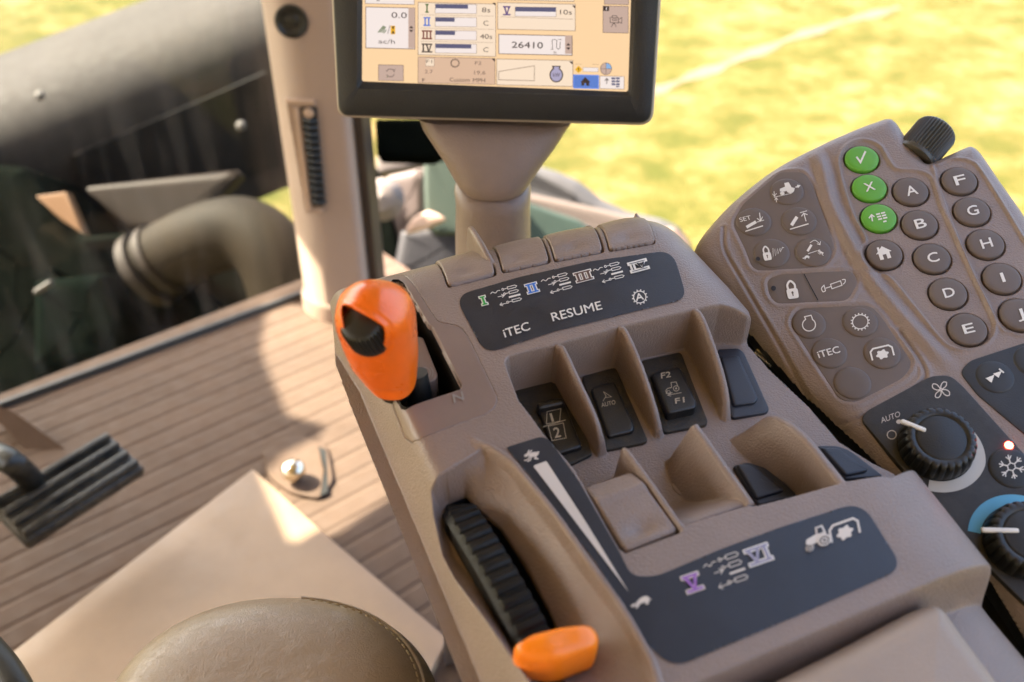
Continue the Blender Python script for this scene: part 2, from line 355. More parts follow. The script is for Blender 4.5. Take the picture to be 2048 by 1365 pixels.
wall(.0268, lambda y: np.interp(y, [-.16, -.113, -.10], [.0125, .0150, .0110]), lambda y: 0*y, -.0975, -.1605)
wall(.0812, lambda y: np.interp(y, [-.168, -.148, -.114, -.10], [.004, .005, .019, .021]), lambda y: SH*(1-np.sqrt(np.clip(1-np.clip(1-(-.0965-y)/.044, 0, 1)**2, 0, 1))), -.0965, -.172, .0026)
# slider channel on the left with its raised right lip
lip = [(932, 868, -.001), (960, 879, .002), (994, 894, .003), (1032, 921, .0035), (1056, 949, .004), (1122, 1030, .005), (1186, 1121, .005), (1250, 1209, .004), (1300, 1295, .003), (1320, 1345, .002), (1335, 1400, .001)]
lipP = np.array([[*C.P([(x-7, y)], h)[0], h] for x, y, h in lip]); lipC = catmull(lipP, 8)
slot_px = [(888, 1010), (892, 1000), (929, 984), (947, 1004), (1003, 1052), (1050, 1120), (1099, 1215), (1125, 1275), (1145, 1330), (1085, 1362), (1032, 1271), (970, 1180), (914, 1089), (892, 1037)]
slotP = Ps(slot_px, -.02)
chan_l = Ps([(1100, 1420), (1025, 1310), (969, 1218), (907, 1119), (881, 1067), (864, 1000), (859, 960), (880, 944), (930, 916), (958, 899)])
chanP = np.array([tuple(p[:2]) for p in lipC[9:]]+[tuple(p) for p in Ps([(1290, 1440)])]+[tuple(p) for p in chan_l])
dc = sdf(chanP, X, Y, .05); dsl = np.maximum(sdf(slotP, X, Y, .08), 0)
kk = dsl/(dsl+np.maximum(-dc, 1e-6)); prof = 1-kk
leftish = X < np.interp(Y, [-.3, -.17, -.085], [-.100, -.106, -.116])
prof = np.where(leftish, sm(prof)**.7, prof**1.15)
target = DECK-.0015+(-.021)*prof
C.H = np.where(dc < 0, np.minimum(C.H, DECK*sm(1+dc/.002)+target*(1-sm(1+dc/.002))), C.H)
d, v, sd, par = dline(lipC, X, Y); wl = np.where(sd < 0, .0035, .0014); k = sm(1-(d-.0009)/wl)
taper = sm(par/.02); C.H = np.where(d < .006, np.maximum(C.H, np.where(sd > 0, C.H, C.H)+0)+0, C.H)
lipz = v*taper; C.H = np.where((k > 0) & (sd > 0), np.maximum(C.H, DECK+lipz*k), C.H)
C.H = np.where((k > 0) & (sd <= 0) & (dc < .004), np.maximum(C.H, C.H*(1-k)+(DECK+lipz)*k), C.H)
C.carve(slotP, -.075, .0012)
# gate plate opening
plate_px = [(676, 592), (682, 570), (697, 555), (740, 543), (788, 532), (800, 532), (808, 537), (868, 631), (875, 641), (884, 645), (900, 648), (912, 650), (924, 656), (937, 673), (968, 738), (994, 791), (996, 803), (990, 816), (975, 828), (853, 871), (836, 874), (823, 870), (808, 852), (781, 784), (720, 680)]
plateP = Ps(plate_px); gate_px = [(745, 600), (786, 557), (797, 557), (806, 563), (857, 649), (864, 653), (923, 770), (921, 777), (914, 780), (812, 812), (804, 808), (780, 765), (740, 680)]
gateP = Ps(gate_px)
C.carve(plateP, C.H-.0035, .0009, crop=.01)
C.carve(gateP, -.06, .001, soft=.0025)
# paddle pockets at the front edge
PADS = []
for BL, BR, L2, R2, dm in (((897, 573), (990, 549), (862, 520), (961, 505), (934, 545)), ((1006, 544), (1098, 524), (974, 487), (1066, 480), (1037, 519)),
                           ((1110, 522), (1205, 503), (1075, 463), (1169, 456), (1148, 496)), ((1219, 501), (1311, 485), (1183, 447), (1272, 440), (1257, 477))):
    a = C.hit([BL, BR, L2, R2, dm]); e = lambda p, q: p+(q-p)/(q[1]-p[1])*(.145-p[1])
    q = [a[0][:2], a[1][:2], e(a[1][:2], a[3][:2]), e(a[0][:2], a[2][:2])]; PADS.append((q, a[4]))
    c = sum(q)/4; Q = rpoly([c+(p-c)*1.02+np.sign(p-c)*.0009 for p in q], .003, 3); C.carve(Q, C.H-.006, .0012, crop=.01)
# rear drop behind the lower label, towards the armrest
C.H -= .028*sm((-.2335-Y)/.010)*sm((X+.066)/.006)
# a raised blade between the first two paddles
fin([(988, 530, -.0012), (976, 509, .0015), (964, 488, .0030), (953, 470, .0022), (945, 458, -.0005), (940, 452, -.008)], .0019, .0034, .0034, -.02)
# outline of the moulding
C.mask = (X > np.interp(Y, [.0, .05, .075, .1], [-.1465, -.1450, -.1385, -.1340])) & (X < edge) & (Y < .1175) & (C.H < .03)
cr = np.hypot(np.maximum(0, -(X+.112)), np.maximum(0, Y-.094)); C.mask &= ~((X < -.112) & (Y > .094) & (cr > .0235))
console = thing('side_console', 'brown moulded tractor side console with orange levers, finger paddles and dark printed labels', 'console', C.w([(0, -.1, -.35)])[0])
C.mesh('housing', m_brown, console)
# pedestal under the moulding, near-black and widened to darken the gap beside it
pd = MB(); q = [(-.11, -.34), (.225, -.34), (.225, -.03), (.150, .04), (-.11, .07)]; pd.loft([C.w([(x*.85, y*.9, -.36) for x, y in q]), C.w([(x, y, -.12) for x, y in q]), C.w([(x, y, -.085) for x, y in q])]); pd.build('pedestal', m_void, console)
def liner(name, P, z0, z1, m, parent, shrink=.0004):
    P = np.asarray(P); c = P.mean(0); dirs = P-c; P = P-dirs/np.linalg.norm(dirs, axis=1)[:, None]*shrink
    MB().loft([C.w(np.column_stack([P, np.full(len(P), z1)])), C.w(np.column_stack([P, np.full(len(P), z0)]))], False, True).build(name, m, parent)
liner('slot_shade_liner', slotP, -.07, -.0235, m_void, console, .0016)  # near-black lining added to put shade into the slot
# gate plate
pl, g = pad('gate_plate', C, plateP, lambda x, y, d: 0*x, .0009, m_plate, console, .0005, .003, base=lambda x, y: G0.samp(x, y), hole=gateP)
# ------------------------------------------------------------------ paddles
def paddle(poly, dimple, label):
    cx = sum(p[0] for p in poly)/4; t1 = poly[0][1]; L = .045
    P = rpoly(poly, .0035, 4); rx, ry = .0085, .0055
    def hf(x, y, d):
        h = .0009+.0030*sm((y-t1-.020)/.03)*np.clip(1-((x-cx)/.027)**2*.9, 0, 1)
        rr = ((x-dimple[0])/rx)**2+((y-dimple[1])/ry)**2
        return h-.0015*np.exp(-rr*1.1)+.0005*np.exp(-(((x-dimple[0])/rx)**2+((y-dimple[1]+.0055)/.003)**2))
    o, g = pad('finger_paddle', C, P, hf, .0010, m_brown, console, .0005, .006, base=lambda x, y: G0.samp(x, y))
    tag(o, label); return o
for (q, dm), lb in zip(PADS, ('leftmost finger paddle beside the gate plate', 'second finger paddle right of the raised blade', 'third finger paddle from the left', 'rightmost finger paddle with a worn shiny top')):
    paddle(q, dm, lb)
# ------------------------------------------------------------------ dark printed labels
def film(name, px, h, parent, m=m_label, r=None):
    q = C.P(px, 0); L = C.hit(px, 0.0); return L
class DeckSurf:                     # the smooth deck (without pockets)
    def __init__(s): s.w = C.w
    def hit(s, px, dh=0.0): return G0.hit(px, dh)
DS = DeckSurf()
def film_pad(name, px, parent, label=None, hh=.00045):
    P = G0.hit(px, 0)[:, :2]
    o, g = pad(name, C, P, lambda x, y, d: hh+0*x, .0003, m_label, parent, .0008, .0006, base=lambda x, y: G0.samp(x, y)); 
    if label: tag(o, label)
    return o
c1 = lambda x, y: (640+x/2.625, 380+y/2.625); c2 = lambda x, y: (960+x/2.625, 580+y/2.625); c3 = lambda x, y: (840+x/2.926, 380+y/2.926)
c4 = lambda x, y: (840+x/2.703, 860+y/2.703); c5 = lambda x, y: (1240+x/2.535, 840+y/2.535); r1 = lambda x, y: (1380+x/2.73, 200+y/2.73); r2 = lambda x, y: (1448+x/2.528, 560+y/2.528)
def film_exact(name, px, parent, label=None, hh=.0004):
    """thin printed film: outline follows the pixels exactly, thickness from the deck"""
    px = np.asarray(px); c = px.mean(0); n = len(px); V = []; 
    top = G0.hit(px, hh); bot = top.copy(); bot[:, 2] -= .0008
    # triangulated interior grid through a fine fan of rings for the slight curvature
    loops = [C.w(bot), C.w(top)]; 
    for f in (.97, .8, .6, .4, .2): loops.append(C.w(G0.hit(c+(px-c)*f, hh)))
    o = MB().loft(loops, False, True).build(name, m_label, parent); return tag(o, label)
def film_l(name, px, parent, label=None, hh=.0004):
    P = G0.hit(px, 0)[:, :2]; g = HF(C.O, C.e2, C.e1); g.grid(P[:, 0].min()-.003, P[:, 0].max()+.003, P[:, 1].min()-.003, P[:, 1].max()+.003, .001)
    d = sdf(P, g.X, g.Y, 1); e = .0004; gx = (sdf(P, g.X+e, g.Y, 1)-d)/e; gy = (sdf(P, g.X, g.Y+e, 1)-d)/e
    m = (d > 0) & (d < .0025); g.X = g.X-np.where(m, gx*d, 0); g.Y = g.Y-np.where(m, gy*d, 0)      # snap the rim of the grid onto the outline
    g.H = G0.samp(g.X, g.Y)+hh; g.mask = d < .0014
    return tag(g.mesh(name, m_label, parent), label)
LAB1 = rpoly([(909, 593), (1040, 555), (1180, 524), (1345, 501), (1374, 599), (1250, 629), (1110, 664), (970, 709)], [34, 5, 5, 34, 26, 5, 5, 30], 8)
up = film_l('label_film', LAB1, console, 'dark upper label reading iTEC and RESUME')
LAB2 = rpoly([(1012, 896), (1092, 871), (1158, 964), (1241, 1109), (1262, 1153), (1310, 1155), (1440, 1100), (1560, 1056), (1722, 1004), (1806, 1138), (1600, 1230), (1345, 1338), (1286, 1282), (1262, 1234), (1191, 1126), (1062, 956)], [4, 22, 5, 5, 20, 25, 5, 5, 42, 38, 5, 50, 5, 5, 5, 5], 8)
low = film_l('label_film', LAB2, console, 'dark lower label with a hare, a turtle and a white speed wedge')
# ------------------------------------------------------------------ symbols
def numeral(ink, T, s, fill, edge=None, lift=0, o=.07, gap=.12):
    """roman numeral with full bars above and below, centred in a unit-height frame"""
    W = dict(I=.40, V=.84); tot = sum(W[c] for c in s); x = -tot/2; parts = []; st, sf = .17, .15
    for y in (-.5, .5-sf): parts.append([(-tot/2, y), (tot/2, y), (tot/2, y+sf), (-tot/2, y+sf)])
    for c in s:
        cx = x+W[c]/2
        if c == 'I': parts.append([(cx-st/2, -.36), (cx+st/2, -.36), (cx+st/2, .36), (cx-st/2, .36)])
        else: parts += [[(cx-.33, .36), (cx-.33+st*1.15, .36), (cx+.05, -.37), (cx-.09, -.37)], [(cx+.33-st*.95, .36), (cx+.33, .36), (cx+.10, -.37), (cx-.03, -.37)]]
        x += W[c]
    if edge is not None:
        for n, p in enumerate(parts):
            p = np.array(p); c = p.mean(0); ink.poly(edge, T([pt+np.sign(pt-c)*(o, o) for pt in p]), lift+n*.08)
    for n, p in enumerate(parts):
        if s == 'IV' and edge is not None: p = np.array(p); c = p.mean(0); q = (p-c); p = c+q*np.maximum(.45, 1-.05/np.maximum(np.abs(q).max(0), .04))
        ink.poly(fill, T(p), lift+1+n*.08)
def cylgroup(ink, T, m, lw=.035):
    w_ = lambda k: lw*k*T.sc()
    for y in (.42, .14, -.38):                # three little rams
        ink.line(m, T([(-.02, y+.07), (.36, y+.07), (.44, y), (.36, y-.07), (-.02, y-.07)]), w_(1), closed=True); ink.line(m, T([(-.22, y), (-.02, y)]), w_(1)); ink.line(m, T(ell(-.26, y, .045, .06, n=14)), w_(1), closed=True)
    ink.line(m, T([(-.12, -.12), (.46, -.12)]), w_(2.6))
    ink.line(m, T(catmull([(-.9, .34), (-.78, .42), (-.66, .32), (-.52, .42), (-.4, .4)], 5)), w_(1))
    ink.line(m, T([(-.62, .06), (-.3, .06)]), w_(1)); ink.line(m, T([(-.42, .16), (-.3, .06), (-.42, -.04)]), w_(1))
    ink.line(m, T([(-.3, -.42), (-.66, -.42)]), w_(1)); ink.line(m, T([(-.54, -.32), (-.66, -.42), (-.54, -.52)]), w_(1))
def gear(ink, c, rx, ry, m, ang=0, teeth=12, wd=2.0, tl=4.0, hollow=True, lift=0):
    ink.line(m, ell(c[0], c[1], rx, ry, ang, 40), wd, lift, True)
    for k in range(teeth):
        a = 2*pi*k/teeth; e = ell(c[0], c[1], rx, ry, ang+0, 1, a, a+.01, True)[0]; d = unit(e-np.array(c)); ink.line(m, [e, e+d*tl], wd*1.15, lift)
def tractor(ink, T, m, back, lw=.05):
    ink.poly(m, T([(-.5, -.12), (-.44, .12), (.0, .22), (.02, -.2), (-.2, -.22)])); ink.poly(m, T([(-.02, .12), (.02, .56), (.34, .56), (.42, .12), (.4, -.15), (.0, -.2)]))
    ink.poly(back, T([(.07, .2), (.09, .48), (.28, .48), (.32, .2)]), 1) if back is not None else None
    for cx, cy, r in ((.28, -.22, .29), (-.38, -.34, .17)):
        ink.poly(m, T(ell(cx, cy, r, r, n=24)), 2); ink.line(back or m, T(ell(cx, cy, r*.62, r*.62, n=20)), .05*T.sc(), 3, True)
        ink.poly(back or m, T(ell(cx, cy, r*.22, r*.22, n=12)), 3)
def pto(ink, T, m):
    ink.line(m, T([(-.5, -.32), (-.5, .2), (-.36, .36), (.36, .36), (.5, .2), (.5, -.32)]), .085*T.sc())
    pts = []
    for k in range(24): a = 2*pi*k/24; r = .30 if (k//2) % 2 == 0 else .23; pts.append((r*cos(a), r*sin(a)-.1))
    ink._a(m, list(T(pts))+list(T([(0, -.1)])), [(k, (k+1) % 24, 24) for k in range(24)], 0)
m_lab2 = mat('label_ink_dark', (.013, .015, .022), .5)
ink = Ink()
th = radians(-14.5); ex = np.array([cos(th), sin(th)]); ey = np.array([sin(th)*.75-.18, -cos(th)])
for s, c, fill, edge, h in (('I', (967, 601.5), m_ig, m_white, 18), ('II', (1064, 576.5), m_ib, m_white, 19), ('III', (1167, 552.5), m_ir, m_white, 19), ('IV', (1277, 532), m_lab2, m_white, 19)):
    h_ = h; numeral(ink, Tf(c, ex*h_*1.45, ey/np.linalg.norm(ey)*h_), s, fill, edge, 0, .11 if s == 'IV' else .085)
for c in ((1021, 590), (1122, 565.5), (1226, 544)): cylgroup(ink, Tf(c, ex*41, ey*33), m_white)
ink.text(m_white, 'iTEC', (1010, 675.5), (1061, 659.5), 16.5, 0, .012, up=(-.33, -1)); ink.text(m_white, 'RESUME', (1106, 643), (1205, 618.5), 17, 0, .012, up=(-.30, -1))
gear(ink, (1279.5, 594.5), 12.3, 11.8, m_white, 0, 13, 1.9, 3.6); ink.text(m_white, 'A', (1272.5, 602.5), (1288, 599), 14, 0, .03, up=(-.22, -1))
ink.build('printing', DS, up, .0008, .0002)
ink = Ink()
ink.poly(m_cream, [(1067, 933.5), (1069, 931), (1091, 923), (1094, 924.5), (1172, 1045), (1258.5, 1186)])
def hare(ink, T, m):
    L = T.sc(); ink.poly(m, T(ell(.14, .02, .34, .19, -.15, 20)), 0); ink.poly(m, T(ell(-.32, .12, .17, .12, .3, 14)), 1); ink.poly(m, T(ell(.44, .10, .09, .07, 0, 8)), 1)
    ink.line(m, T([(-.26, .20), (-.12, .48)]), .09*L, 2); ink.line(m, T([(-.2, .18), (.06, .40)]), .09*L, 3)
    ink.line(m, T([(-.1, -.06), (-.3, -.3), (-.5, -.26)]), .08*L, 2); ink.line(m, T([(.0, -.1), (-.12, -.38), (-.3, -.42)]), .08*L, 3); ink.line(m, T([(.34, -.08), (.2, -.32), (.42, -.44)]), .10*L, 2)
def turtle(ink, T, m):
    ink.poly(m, T([(-.36, -.12), (-.3, .14), (-.12, .34), (.12, .38), (.32, .26), (.42, .02), (.42, -.12)])); ink.poly(m, T(ell(-.47, -.04, .15, .12, n=14)), 1)
    for a in ([(-.3, -.1), (-.1, -.1), (-.2, -.36), (-.36, -.34)], [(.18, -.1), (.38, -.1), (.4, -.34), (.24, -.36)], [(.4, .0), (.58, -.06), (.4, -.12)]): ink.poly(m, T(a))
hare(ink, Tf((1063, 911), (30, -8), (-2, -24)), m_cream); turtle(ink, Tf((1284, 1204), (36, -13), (2, -26)), m_cream)
th = radians(-19); ex = np.array([cos(th), sin(th)]); ey = np.array([-.42, -1.0])
def rom(s, c, h, fill): numeral(ink, Tf(c, np.array([cos(th), sin(th)])*h*1.12, unit(ey)*h), s, fill, m_cream if s == 'V' else m_white, 0, .07)
m_ivi = mat('grey_violet_ink', (.27, .26, .36), .5)
rom('V', (1385, 1166), 35, m_ip); rom('VI', (1517, 1110), 34, m_ivi)
cylgroup(ink, Tf((1463, 1139), ex*56, np.array([-.4, -.95])*60), m_cream, .028)
tractor(ink, Tf((1634, 1077), (46, -17), (-9, -38)), m_cream, m_lab2); pto(ink, Tf((1689, 1061), (56, -20), (-9, -46)), m_cream)
ink.build('printing', DS, low, .0008, .0002)
# ------------------------------------------------------------------ switches on the shelf
def rocker(basepx, rockpx, zr, label, mb=m_dust, mr=m_switch, tilt=None, zb=None):
    zb = SH+.0022 if zb is None else zb
    b = slab('switch_base', C, rpoly(basepx, 8, 4), zb, SH-.002, .001, mb, console); tag(b, label)
    r = slab('rocker', C, rpoly(rockpx, 7, 4), zr, SH, .0014, mr, b, tilt); return b, r
b1, k1 = rocker([(1022, 782), (1128, 757), (1186, 908), (1140, 930), (1100, 916)], [(1073, 808), (1126, 797), (1165, 893), (1112, 909)], SH+.0055, 'rocker switch marked 1 over 2')
slab('switch_ridge', C, rpoly([(1073, 805), (1124, 793), (1130, 806), (1078, 818)], 4, 3), SH+.0095, SH+.003, .0018, m_switch, b1)
b2, k2 = rocker([(1163, 752), (1232, 734), (1296, 880), (1288, 886), (1209, 901)], [(1181, 776), (1229, 762), (1270, 852), (1266, 862), (1217, 874)], SH+.0048, 'rocker switch marked AUTO')
b3, k3 = rocker([(1280, 722), (1362, 703), (1416, 842), (1412, 850), (1327, 866)], [(1303, 742), (1360, 728), (1394, 806), (1391, 818), (1335, 830)], SH+.0075, 'rocker switch marked F2 and F1', tilt=lambda x, y: -y*.10)
b4, k4 = rocker([(1434, 698), (1478, 696), (1489, 706), (1539, 817), (1533, 825), (1463, 837)], [(1440, 712), (1478, 710), (1517, 797), (1510, 805), (1467, 811)], SH+.0042, 'blank blue black switch cover at the right edge', m_blue_black, m_blue_black)
b5, k5 = rocker([(1465, 931), (1496, 924), (1540, 938), (1596, 990), (1516, 1010)], [(1472, 928), (1505, 927), (1569, 978), (1564, 982), (1513, 997)], SH+.0042, 'blank switch cover left of the rounded fin', m_blue_black, m_blue_black)
b6, k6 = rocker([(1632, 891), (1674, 891), (1700, 900), (1768, 952), (1690, 958)], [(1640, 894), (1676, 895), (1737, 938), (1732, 942), (1692, 951)], SH+.0042, 'blank switch cover right of the rounded fin', m_blue_black, m_blue_black)
class Lvl:                                # a level surface at height z of a frame (optionally tilted)
    def __init__(s, fr, z, tilt=None, c=None): s.f = fr; s.z = z; s.tilt = tilt; s.c = c; s.w = fr.w
    def hit(s, px, dh=0.0):
        z = np.full(len(px), s.z+dh); q = s.f.P(px, z)
        for _ in range(6):
            if s.tilt: z = s.z+dh+s.tilt(q[:, 0]-s.c[0], q[:, 1]-s.c[1]); q = s.f.P(px, z)
        return np.column_stack([q, z])
ink = Ink(); U = (-.30, -1)
ink.line(m_dimink, [c2(352, 640), c2(424, 624), c2(418, 690), c2(349, 705)], 1.2, closed=True); ink.text(m_dimink, '1', c2(378, 693), c2(388, 690), 17, 0, .02, up=U)
ink.line(m_dimink, [c2(330, 720), c2(450, 683)], 1.4); ink.line(m_dimink, [c2(359, 716), c2(437, 699), c2(452, 778), c2(378, 792)], 1.2, closed=True); ink.text(m_dimink, '2', c2(393, 778), c2(425, 771), 20, 0, .02, up=(-.2, -1))
ink.build('marking', Lvl(C, SH+.0055), k1, .00025)
ink = Ink(); ink.text(m_dimink, 'AUTO', (1203.5, 815), (1231.5, 808.5), 8.5, 0, .0, up=(-.2, -1)); ink.line(m_dimink, [c2(648, 535), c2(690, 562), c2(658, 566)], 1.1); ink.line(m_dimink, [c2(648, 535), c2(662, 558), c2(645, 585)], 1.1)
ink.build('marking', Lvl(C, SH+.0048), k2, .00025)
c_ = C.P(rpoly([(1303, 742), (1360, 728), (1394, 806), (1391, 818), (1335, 830)], 7, 4), SH+.0075).mean(0)
ink = Ink(); ink.text(m_dimink, 'F2', c2(952, 466), c2(1002, 457), 11, 0, .03, up=(-.1, -1)); ink.text(m_dimink, 'F1', c2(1026, 598), c2(1074, 590), 10.5, 0, .03, up=(-.1, -1))
ink.line(m_dimink, [c2(976, 528), c2(978, 545), c2(1010, 540)], 1.3); ink.line(m_dimink, [c2(976, 528), c2(985, 518), c2(1006, 513), c2(1003, 487), c2(1030, 484), c2(1038, 506)], 1.3)
ink.line(m_dimink, ell(*c2(1030, 518), 5.6, 5.2, n=20), 1.3, closed=True); ink.poly(m_dimink, ell(*c2(1030, 518), 2, 2, n=10)); ink.line(m_dimink, ell(*c2(990, 537), 3.4, 3.0, n=16), 1.1, closed=True)
ink.line(m_dimink, [c2(985, 553), c2(1058, 540)], 1.2); ink.line(m_dimink, [c2(1003, 543), c2(985, 553), c2(1003, 559)], 1.2)
ink.build('marking', Lvl(C, SH+.0075, lambda x, y: -y*.10, c_), k3, .0003)
# ------------------------------------------------------------------ thumb rocker on the shelf
vq = Ps([(1165, 965), (1266, 931), (1361, 1060), (1250, 1105)]); vq = [np.array(p) for p in vq]; vc = sum(vq)/4
vP = rpoly([vc+(p-vc)*.98 for p in vq], .004, 4); vd = C.P([(1284, 1056)], -.001)[0]
def vh(x, y, d):
    h = -.0008-.0030*sm((y+.126)/.012)+.0012*np.exp(-((y+.1275)/.003)**2); 
    rr = ((x-vd[0])/.0085)**2+((y-vd[1])/.0055)**2; return -SH+h-.0022*np.exp(-rr*1.1)+.0012*np.exp(-(((x-vd[0])/.010)**2+((y-vd[1]+.0065)/.0028)**2))
C2 = HF(C.O, C.e2, C.e1)
o, g = pad('thumb_rocker', C, vP, vh, .0024, m_brown, console, .0005, .028, base=lambda x, y: SH+0*x); tag(o, 'wide brown thumb rocker with a curved thumb dent beside the speed scale')
# small round opening beside the wedge
hp = ell(1362, 975, 19, 9, radians(38), 20); slab('socket', C, hp, SH+.0006, SH-.004, .0004, m_void, console)
slab('socket_cap', C, ell(1360, 979, 18, 8, radians(38), 20), SH+.0012, SH-.004, .0004, m_brown, console)
# ------------------------------------------------------------------ park block, gate lettering
pb = slab('park_block', C, rpoly([(820, 672), (846, 674), (876, 750), (871, 760), (828, 773), (815, 762)], 5, 3), -.008, -.03, .001, m_plate, console)
ink = Ink(); ink.text(m_greyink, 'P', (843.5, 753), (854, 750), 14, 0, .0, up=(-.15, -1)); ink.line(m_greyink, ell(849, 746, 11.5, 11, 0, 30), 1.4, closed=True)
ink.line(m_greyink, ell(849, 746, 17, 16, 0, 14, radians(-45), radians(35)), 1.8); ink.line(m_greyink, ell(849, 746, 17, 16, 0, 14, radians(135), radians(220)), 1.8)
ink.build('marking', Lvl(C, -.008), pb, .00025)
ink = Ink(); ink.text(m_greyink, 'N', (908.5, 806), (928.5, 799), 17, 0, .03, up=(-.25, -1)); ink.build('marking', DS, pl, .0005)
liner('gate_shade_liner', gateP, -.055, -.0012, m_void, console, -.0003)  # black walls added so the gate opening reads as dark depth
gb = MB(); gb.tube([C.w([(-.112, -.02, -.045)])[0], C.w([(-.108, -.012, -.02)])[0], C.w([(-.108, -.006, .0)])[0]], [.008, .008, .007]); gb.build('lever_stem', m_black, console)
# bracket pieces down inside the gate
gb = MB(); gb.box(C.w([(-.098, -.018, -.03)])[0], C.e1, C.e2, C.e3, .022, .008, .006, .001); gb.box(C.w([(-.106, -.022, -.022)])[0], C.e1, C.e2, C.e3, .012, .012, .008, .002); gb.build('gate_bracket', m_black, console)
# ------------------------------------------------------------------ orange shift lever
lev = bpy.data.objects.new('shift_lever', None); lev.empty_display_size = .02; link(lev, console, C.w([(-.11, 0, 0)])[0])
zb0 = .012
Lb = np.array([*C.P([(795, 735)], zb0)[0], zb0]); 
def lever_shape():
    # rounded block handle: sections along the handle axis, authored in the console frame
    prof_px = [ # (left silhouette, right silhouette) at increasing height; widths measured in the photograph
        ((744, 762), (833, 752), .004), ((724, 742), (835, 734), .011), ((700, 712), (836, 704), .024), ((684, 672), (834, 668), .040), ((673, 634), (832, 632), .055), ((670, 604), (824, 603), .068), ((678, 583), (806, 580), .078)]
    loops = []; n = 96; a = np.linspace(0, 2*pi, n, endpoint=False)
    dat = []
    for (l, r, z) in prof_px:
        L = C.P([l], z)[0]; R = C.P([r], z)[0]; c = (L+R)/2; dat.append((c, np.linalg.norm(R-L)/2, z))
    return dat
dat = lever_shape()
cx0 = np.array([d[0] for d in dat]); rw = np.array([d[1] for d in dat]); zz = np.array([d[2] for d in dat])
ax_img = RGT                                                   # width runs across the view
e_w = unit(np.array([RGT@C.e1, RGT@C.e2])); e_d = np.array([-e_w[1], e_w[0]])
n = 160; m_ = 150; TH = np.linspace(0, 2*pi, n, endpoint=False); Zs = np.linspace(.0015, .0805, m_); loops = []
for z in Zs:
    c = np.array([np.interp(z, zz, cx0[:, 0]), np.interp(z, zz, cx0[:, 1])]); w_ = np.interp(z, zz, rw)
    e_top = max(0, (z-.058)/.0225); w_ *= math.sqrt(max(.0002, 1-min(1, e_top)**2.4)); dep = .0215*math.sqrt(max(.0002, 1-min(1, e_top)**2.4)); dep *= .85+.15*sm((z-.005)/.03)
    b0 = max(0, (.0065-z)/.005); kb = math.sqrt(max(.02, 1-b0*b0*.45))
    ex_ = 2.0/2.5; x = np.sign(np.cos(TH))*np.abs(np.cos(TH))**ex_*w_*kb; y = np.sign(np.sin(TH))*np.abs(np.sin(TH))**ex_*dep*kb
    sh = -.004*sm((z-.03)/.05)                                     # top leans back a little
    Q = c+x[:, None]*e_w+(y[:, None]+sh)*e_d; loops.append(np.column_stack([Q, np.full(n, z)]))
G = np.array(loops); Wp = C.w(G.reshape(-1, 3)).reshape(m_, n, 3); cen = Wp.mean(1, keepdims=True)
pp = pix(Wp.reshape(-1, 3)); 
WP0 = Wp.copy()
cut = catmull([(686, 611), (700, 613), (728, 628), (756, 646), (768, 658), (768, 682), (757, 699), (735, 705), (712, 699), (696, 680), (687, 650), (683, 624)], 6, True)
d = sdf(cut, pp[:, 0], pp[:, 1], 60).reshape(m_, n)
rim = catmull([(676, 604), (690, 598), (735, 615), (772, 640), (783, 660), (779, 695), (762, 715), (730, 719), (700, 709), (684, 680), (674, 645)], 6, True)
front = ((Wp-CAM)@FWD).reshape(m_, n) < ((cen-CAM)@FWD).reshape(m_, 1)-.001
inw = cen-Wp; L_ = np.linalg.norm(inw, axis=2, keepdims=True); dirn = inw/np.maximum(L_, 1e-6)
view = unit(at(725, 660, 1)-CAM)
k = np.where(front, sm(-d/7+.15), 0)[..., None]; Wp = Wp+view*np.minimum(.0185, .019)*k
d2 = sdf(rim, pp[:, 0], pp[:, 1], 60).reshape(m_, n); k2 = np.where(front, np.exp(-((d2+2)/5.5)**2)*(1-k[..., 0]), 0)[..., None]; Wp = Wp+view*.0009*k2
F = [(j*n+i, j*n+(i+1) % n, (j+1)*n+(i+1) % n, (j+1)*n+i) for j in range(m_-1) for i in range(n)]+[tuple(range(n))[::-1], tuple((m_-1)*n+i for i in range(n))]
obj('handle', Wp.reshape(-1, 3), F, m_orange, lev)
wc = at(724, 640, 1); dpt = ((C.w([[*np.array([np.interp(.045, zz, cx0[:, 0]), np.interp(.045, zz, cx0[:, 1])]), .045]])[0]-CAM)@FWD)
ds_ = ((WP0-CAM)@FWD).ravel(); pq_ = np.hypot(pp[:, 0]-725, pp[:, 1]-660); dsurf = ds_[pq_ < 12].min(); wc = at(731, 656, dsurf+.0125); wax = unit(C.e3*.93+C.e1*(-.32)+C.e2*(-.12))
ribs = lambda t: np.cos(t*34)
MB().lathe(wc-wax*.0075, wax, [(0, -.006), (.010, -.006), (.0109, -.005), (.0115, -.003, .0003), (.0118, .0, .0007), (.0118, .0115, .0007), (.0115, .0135, .0003), (.0106, .0148), (.008, .0156), (0, .0160)], 368, ribs).build('thumb_wheel', m_black, lev, angle=40)
gs = MB(); gs.loft([C.w(np.column_stack([np.array([cx0[0][0], cx0[0][1]])+ell(0, 0, .018*f, .015*f, n=24), np.full(24, z)])) for z, f in ((-.01, .5), (.0, .62), (.006, .75))]); gs.build('lever_collar', m_black, lev)
